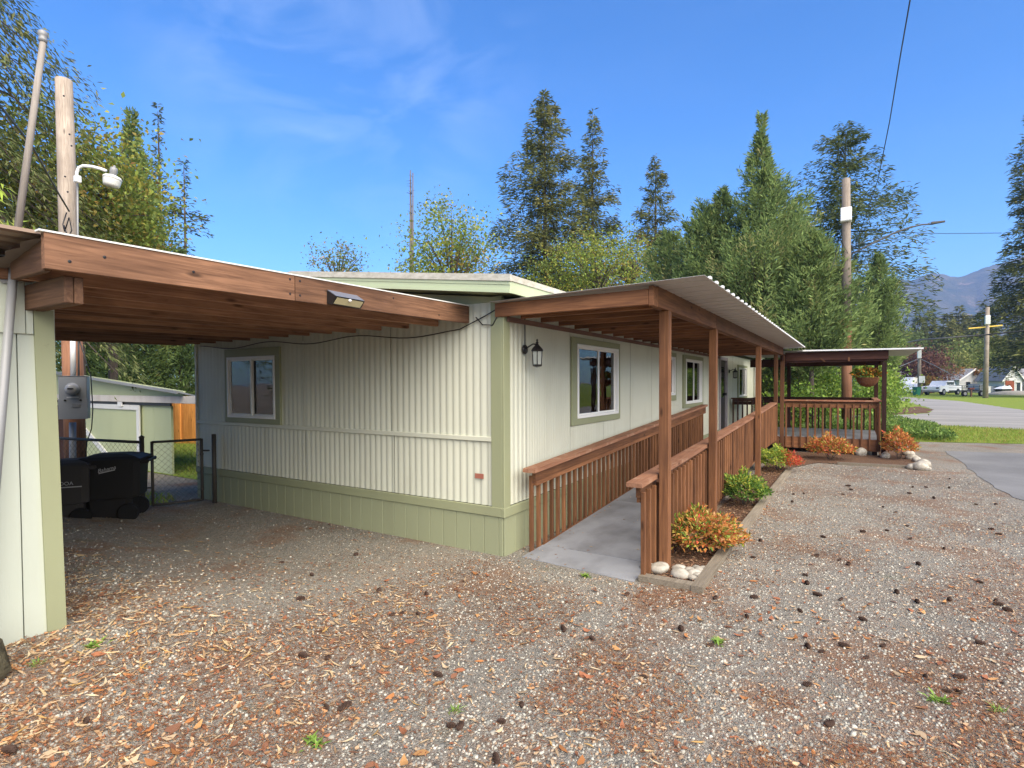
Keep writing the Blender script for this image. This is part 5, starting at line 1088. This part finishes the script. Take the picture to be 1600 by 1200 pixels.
# haze
hz = bpy.data.materials.new('haze'); hz.use_nodes = True; hn = hz.node_tree; hn.nodes.clear(); ho = hn.nodes.new('ShaderNodeOutputMaterial'); hv = hn.nodes.new('ShaderNodeVolumePrincipled')
hv.inputs['Color'].default_value = (.36,.55,1,1); hv.inputs['Density'].default_value = .00032; hv.inputs['Anisotropy'].default_value = .0
hn.links.new(hv.outputs[0], ho.inputs['Volume'])
MB().box((-2700,-2700,-3), (2700,2700,420), 0).build('haze', hz, None, kind='stuff')
# ------------------------------------------------------------------ litter on the ground
def outside(x, y):
    ok = ~((x < .03) & (x > -5.5) & (y > -.03)) & ~((x < -.98) & (y < -3.15)) & ~((x > .1) & (x < 1.4) & (y > -.05)) & ~((x > 4.8) & (y > 5.2))
    return ok
def scatter(n, fn, ymax=13.0, x0=-5.5, x1=6.0, y0=-4.2):
    X_, Y_ = [], []; got = 0
    while got < n:
        # denser close to the camera: sample by depth along viewing directions on the ground
        d = 1.1+(rng.random(n*3)**1.55)*15.5; px = rng.uniform(-420, 2000, n*3); v = CAM+d[:,None]*(CF+CR*((px-800)/FPX)[:,None]); x, y = v[:,0], v[:,1]
        k = outside(x, y) & (y < ymax) & (rng.random(len(x)) < fn(x, y)); X_.append(x[k]); Y_.append(y[k]); got += k.sum()
    return np.concatenate(X_)[:n], np.concatenate(Y_)[:n]
def carport(x, y): return sstep((-.1-x)/.5)*sstep((y+3.0)/.7)
patch = lambda x, y: sstep((vnoise(x, y, 1.1, 1)*.6+vnoise(x, y, 3.1, 2)*.4-.42)/.2)
front = lambda x, y: sstep((.5-y)/1.2)
# pebbles
n = 92000; x, y = scatter(n, lambda x, y: (1-.75*carport(x, y))*np.where((x > 1.4) & (x < 1.83) & (y > .1), .05, 1), 9)
sz = rng.uniform(.0028, .0065, n)*np.where(rng.random(n) < .05, 1.7, 1)
cubev = np.array([(-1,-1,-1),(1,-1,-1),(1,1,-1),(-1,1,-1),(-.7,-.7,1),(.7,-.7,1),(.7,.7,1),(-.7,.7,1)], float); cubef = np.array([(4,5,6,7),(0,1,5,4),(1,2,6,5),(2,3,7,6),(3,0,4,7)])
V = cubev[None]*(1+rng.uniform(-.35,.35,(n,8,3))); V *= (sz[:,None]*rng.uniform(.7,1.3,(n,3)))[:,None,:]*np.array([1.1,1,.62]); a = rng.uniform(0,6.28,n); ca_, sa_ = np.cos(a)[:,None], np.sin(a)[:,None]
V = np.stack([V[:,:,0]*ca_-V[:,:,1]*sa_, V[:,:,0]*sa_+V[:,:,1]*ca_, V[:,:,2]], 2); V += np.stack([x, y, gz(x, y)+sz*.25], 1)[:,None,:]
cc = pick([(.22,.215,.19),(.33,.32,.27),(.42,.40,.335),(.36,.265,.18),(.48,.46,.39),(.13,.128,.115)], [3,4,3,2.4,.6,1.8], n)
obj('loose_gravel', np_mesh('loose_gravel', V.reshape(-1,3), (cubef[None]+np.arange(n)[:,None,None]*8).reshape(-1,4), pebblem, np.repeat(cc, 8, 0)), kind='stuff')
# needles
n = 90000; x, y = scatter(n, lambda x, y: (.10+.9*patch(x, y)*(.45+.55*front(x, y-.3)))*(1-.8*carport(x, y)), 9)
a = rng.uniform(0, 6.28, n); D = np.stack([np.cos(a), np.sin(a), rng.uniform(-.05,.25,n)], 1); V, F = leaf_quads(np.stack([x, y, gz(x, y)+.006+rng.random(n)*.006], 1), D, np.tile([0,0,1.],(n,1)), rng.uniform(.02,.05,n), .0032, .05)
obj('needle_litter', np_mesh('needle_litter', V, F, litterm, np.repeat(pick([(.23,.095,.042),(.29,.14,.062),(.16,.07,.038),(.38,.23,.115)], [4,3,2,1.2], n), 4, 0)), kind='stuff')
# fallen leaves: long straw coloured ones by the shed, curled orange ones everywhere
def leaf_litter(name, n, fn, ln, wd, cols, cw, curl, ymax=12):
    x, y = scatter(n, fn, ymax); a = rng.uniform(0, 6.28, n); m = 4
    L_ = rng.uniform(*ln, n); W_l = L_*rng.uniform(*wd, n); D = np.stack([np.cos(a), np.sin(a)], 1); Sd = np.stack([-D[:,1], D[:,0]], 1); tw = rng.uniform(-.5,.5,n); cu = rng.uniform(-.2, curl, n); bn = rng.uniform(-.35,.35,n)
    rows = []
    for q, wq in ((0,.06),(.3,.95),(.65,.85),(1,.04)):
        c = np.stack([x, y], 1)+D*(L_*(q-.5))[:,None]+Sd*(bn*L_*(q-.5)**2*4)[:,None]*.5; zc = .008+cu*L_*((q-.5)**2*2)+rng.random(n)*.004*0
        for s in (-1, 1):
            e = c+Sd*(s*wq*W_l*.5)[:,None]; z = gz(e[:,0], e[:,1])+np.maximum(zc+s*tw*W_l*.35*wq+np.abs(tw)*W_l*.2, .003)+.3*W_l*.18*wq; rows.append(np.concatenate([e, z[:,None]], 1))
    V = np.stack(rows, 1).reshape(-1,3); k = np.arange(n)*8; F = np.concatenate([np.stack([k+2*i, k+2*i+1, k+2*i+3, k+2*i+2], 1) for i in range(3)])
    o = obj(name, np_mesh(name, V, F, litterm, np.repeat(pick(cols, cw, n), 8, 0)), kind='stuff')
leaf_litter('straw_leaf_litter', 3500, lambda x, y: (.10+.90*sstep((1.6-x)/2.6))*(.25+.75*patch(x+9, y+3))*front(x, y+1.0)*(1-.85*carport(x, y)), (.035,.095), (.10,.19), [(.52,.38,.21),(.60,.48,.30),(.44,.31,.18),(.42,.26,.09),(.34,.22,.12)], [3,2,3,1,2], .3)
leaf_litter('orange_leaf_litter', 1900, lambda x, y: (.3+.7*patch(x+4, y))*(.25+.75*front(x, y-.5))*(1-.85*carport(x, y)), (.025,.08), (.25,.5), [(.40,.17,.06),(.46,.25,.10),(.30,.12,.06),(.46,.34,.21),(.20,.095,.055)], [2,2.2,2.2,2.2,2.6], .6)
leaf_litter('leaf_crumb_litter', 24000, lambda x, y: (.15+.85*patch(x, y))*(1-.6*carport(x, y)), (.012,.035), (.25,.6), [(.42,.22,.10),(.55,.38,.22),(.30,.12,.06),(.20,.09,.05)], [3,2,3,2], .5)
n = 70; y = rng.random(n)**1.6*7; x = .24+rng.random(n)**1.5*1.0; x = np.where(rng.random(n) < .45, .23+.05*rng.random(n), x); zr = np.array([rzp(v) for v in y])+.004
a = rng.uniform(0,6.28,n); V, F = leaf_quads(np.stack([x, y, zr], 1), np.stack([np.cos(a), np.sin(a), rng.uniform(-.05,.2,n)], 1), np.tile([0,0,1.],(n,1)), rng.uniform(.015,.05,n), .012, .1)
obj('ramp_leaf_litter', np_mesh('ramp_leaf_litter', V, F, litterm, np.repeat(pick([(.42,.22,.10),(.55,.40,.22),(.30,.13,.06)],[3,2,3],n),4,0)), kind='stuff')
# pine cones
cme = []
for sd_ in range(3):
    vs = []; n1, n2 = 12, 12
    for a in range(n2+1):
        for k in range(n1):
            th, ph = math.pi*a/n2, 2*math.pi*k/n1; r = (math.sin(th)**.8)*(1+.28*(1 if (k+a) % 2 else -1)*math.sin(th)); vs.append((r*.5*math.cos(ph), r*.5*math.sin(ph), -math.cos(th)*1.0+.05*((k+a) % 2)))
    me = MB().add(vs, [(a*n1+k, a*n1+(k+1)%n1, (a+1)*n1+(k+1)%n1, (a+1)*n1+k) for a in range(n2) for k in range(n1)]).mesh('pine_cone', None); cme.append(me)
conem = mat('brown cone scale', (.045,.028,.02), .85, .2, build=lambda t, b: t.links.new(mixc(t, noise(t, pos(t), 90, 3), (.02,.012,.009), (.09,.055,.04)), b.inputs['Base Color']))
for me in cme: me.materials.append(conem)
cone_px = [(628,960),(653,961),(613,962),(510,1107),(538,1108),(473,1028),(592,925),(666,930),(487,900),(719,1138),(705,1137),(784,1130),(775,1190),(684,1057),(815,1104),(512,1030),(470,938),(135,1131),(15,1180),(556,868),(440,880),(1262,1012),(1284,1020),(1319,1011),(1380,1011),(1354,1029),(1446,1060),(1497,1083),(1479,1082),(1296,1134),(1261,1072),(1250,956),(1348,970),(1314,938),(1401,927),(1484,939),(1556,939),(1574,955),(1531,911),(1560,946),(1532,1007),(1348,832),(1386,830),(1380,793),(1475,858),(1549,828),(1560,836),(1433,942),(1500,1061),(1261,913),(1286,840),(1277,931),(1258,900),(1326,883),(1312,876),(1276,870),(1435,883),(1422,843),(1421,772),(1459,779),(1417,823),(1399,801),(1525,789),(1556,789),(1240,773),(1256,772),(1238,785),(1317,773),(1325,760),(1330,766),(1447,762),(1483,763),(1426,762),(1484,749),(1177,872),(1178,935),(1167,965),(1188,846),(1118,936),(1064,985),(980,930),(925,1000),(880,985),(1110,1010),(1006,1060)]
for i, (px, py) in enumerate(cone_px):
    gx_, gy_ = px_ground(px, py)
    for _ in range(4):                              # walk down to the raised gravel
        h_ = float(gz(gx_, gy_)); dv = CF+CR*(px-800)/FPX+CU*(CPY-py)/FPX; tt = (h_-CAM[2])/dv[2]; gx_, gy_ = CAM[0]+tt*dv[0], CAM[1]+tt*dv[1]
    s = random.uniform(.018,.032); o = obj('pine_cone', cme[i%3], None, label='dark brown pine cone lying on the gravel '+('near the asphalt drive edge' if px > 1380 and py < 960 else 'beside the planting bed timbers' if px > 1100 and py < 960 else 'out in the open yard beyond the ramp' if px > 1100 else 'in the leaf littered yard before the ramp'), cat='pine cone', group='pine cones scattered on the gravel', loc=(gx_, gy_, float(gz(gx_, gy_))+s*.5), rot=(R_(90)+random.uniform(-.2,.2), 0, random.uniform(0,6.28)))
    o.scale = (s, s, s*random.uniform(1.0,1.35))
# weeds
wl = [(490,1165),(710,1112),(1122,1006),(1465,1095),(1560,1112),(915,902),(150,1010),(55,1040)]
wm = []
for k in range(3):
    n = 26; a = rng.uniform(0,6.28,n); D = np.stack([np.cos(a), np.sin(a), rng.uniform(.3,1.4,n)], 1); P = rng.normal(size=(n,3))*np.array([.014,.014,0]); V, F = leaf_quads(P, D, np.tile([0,0,1.],(n,1)), rng.uniform(.03,.07,n), .014 if k != 1 else .005, .25); wm.append(np_mesh('weed', V, F, leafm, np.repeat(pick([(.24,.38,.07),(.18,.30,.05)],[1,1],n),4,0)))
for i, (px, py) in enumerate(wl):
    gx_, gy_ = px_ground(px, py)
    for _ in range(4):
        h_ = float(gz(gx_, gy_)); dv = CF+CR*(px-800)/FPX+CU*(CPY-py)/FPX; tt = (h_-CAM[2])/dv[2]; gx_, gy_ = CAM[0]+tt*dv[0], CAM[1]+tt*dv[1]
    obj('weed', wm[i%3], None, label='small green weed sprouting from the gravel', cat='weed', group='weeds in the gravel', loc=(gx_, gy_, h_), rot=(0,0,random.uniform(0,6)))
# grass and ground cover
def blades(name, poly_fn, n, h, cols, cw, x0, x1, y0, y1):
    x = rng.uniform(x0, x1, n*4); y = rng.uniform(y0, y1, n*4); k = np.nonzero(poly_fn(x, y))[0][:n]; x, y = x[k], y[k]; n = len(x)
    D = unit(np.stack([rng.normal(size=n)*.35, rng.normal(size=n)*.35, np.ones(n)], 1)); V, F = leaf_quads(np.stack([x, y, np.full(n,.01)], 1), D, rand_dirs(n), h*rng.uniform(.5,1.3,n), h*.13, .2)
    obj(name, np_mesh(name, V, F, leafm, np.repeat(pick(cols, cw, n), 4, 0)), kind='stuff')
GC = [(.19,.29,.04),(.26,.34,.05),(.34,.34,.08),(.36,.28,.09)]
blades('roadside_grass', lambda x, y: (y > 14.48+.29*(x-4.12)) & (y < 22.4-.45*(x-4.6)) & (x > 3.6) & (x < 14), 16000, .09, GC, [3,3,2,2], 3.6, 14, 14.4, 22.5)
blades('back_lawn_grass', lambda x, y: (y > 1.0) & (x < -6.0), 9000, .09, GC, [3,3,2,1], -15, -6, 1.0, 6)
blades('fence_foot_grass', lambda x, y: (x < -5.3) & (y > -1.5+.0*x) & (y < -.3), 700, .12, GC, [3,3,2,1], -6.8, -5.3, -1.5, -.3)
n = 15000; x = rng.uniform(1.6, 5.4, n); y = rng.uniform(14.9, 20.5, n); hh = .18+.34*vnoise(x, y, .8, 6)*np.clip((5.6-x)/1.6, .15, 1)
D = unit(rng.normal(size=(n,3))+np.array([0,0,.7])); V, F = leaf_quads(np.stack([x, y, hh*rng.random(n)**.5], 1), D, unit(rng.normal(size=(n,3))*.5+np.array([0,0,1.])), .11*rng.uniform(.6,1.3,n), .045, .15)
obj('ground_cover', np_mesh('ground_cover', V, F, leafm, np.repeat(pick([(.13,.22,.05),(.19,.29,.06),(.09,.16,.04),(.25,.30,.09)],[3,3,2,1],n),4,0)), kind='stuff')
n = 2600; x = rng.uniform(1.42, 1.79, n); y = rng.uniform(.12, 8.6, n); a = rng.uniform(0,6.28,n); V, F = leaf_quads(np.stack([x, y, .016+rng.random(n)*.012], 1), np.stack([np.cos(a), np.sin(a), rng.uniform(-.1,.3,n)], 1), np.tile([0,0,1.],(n,1)), rng.uniform(.02,.07,n), .012, .1)
obj('bark_chips', np_mesh('bark_chips', V, F, litterm, np.repeat(pick([(.28,.15,.09),(.42,.26,.16),(.16,.08,.05),(.58,.42,.25)],[3,2,3,1],n),4,0)), kind='stuff')
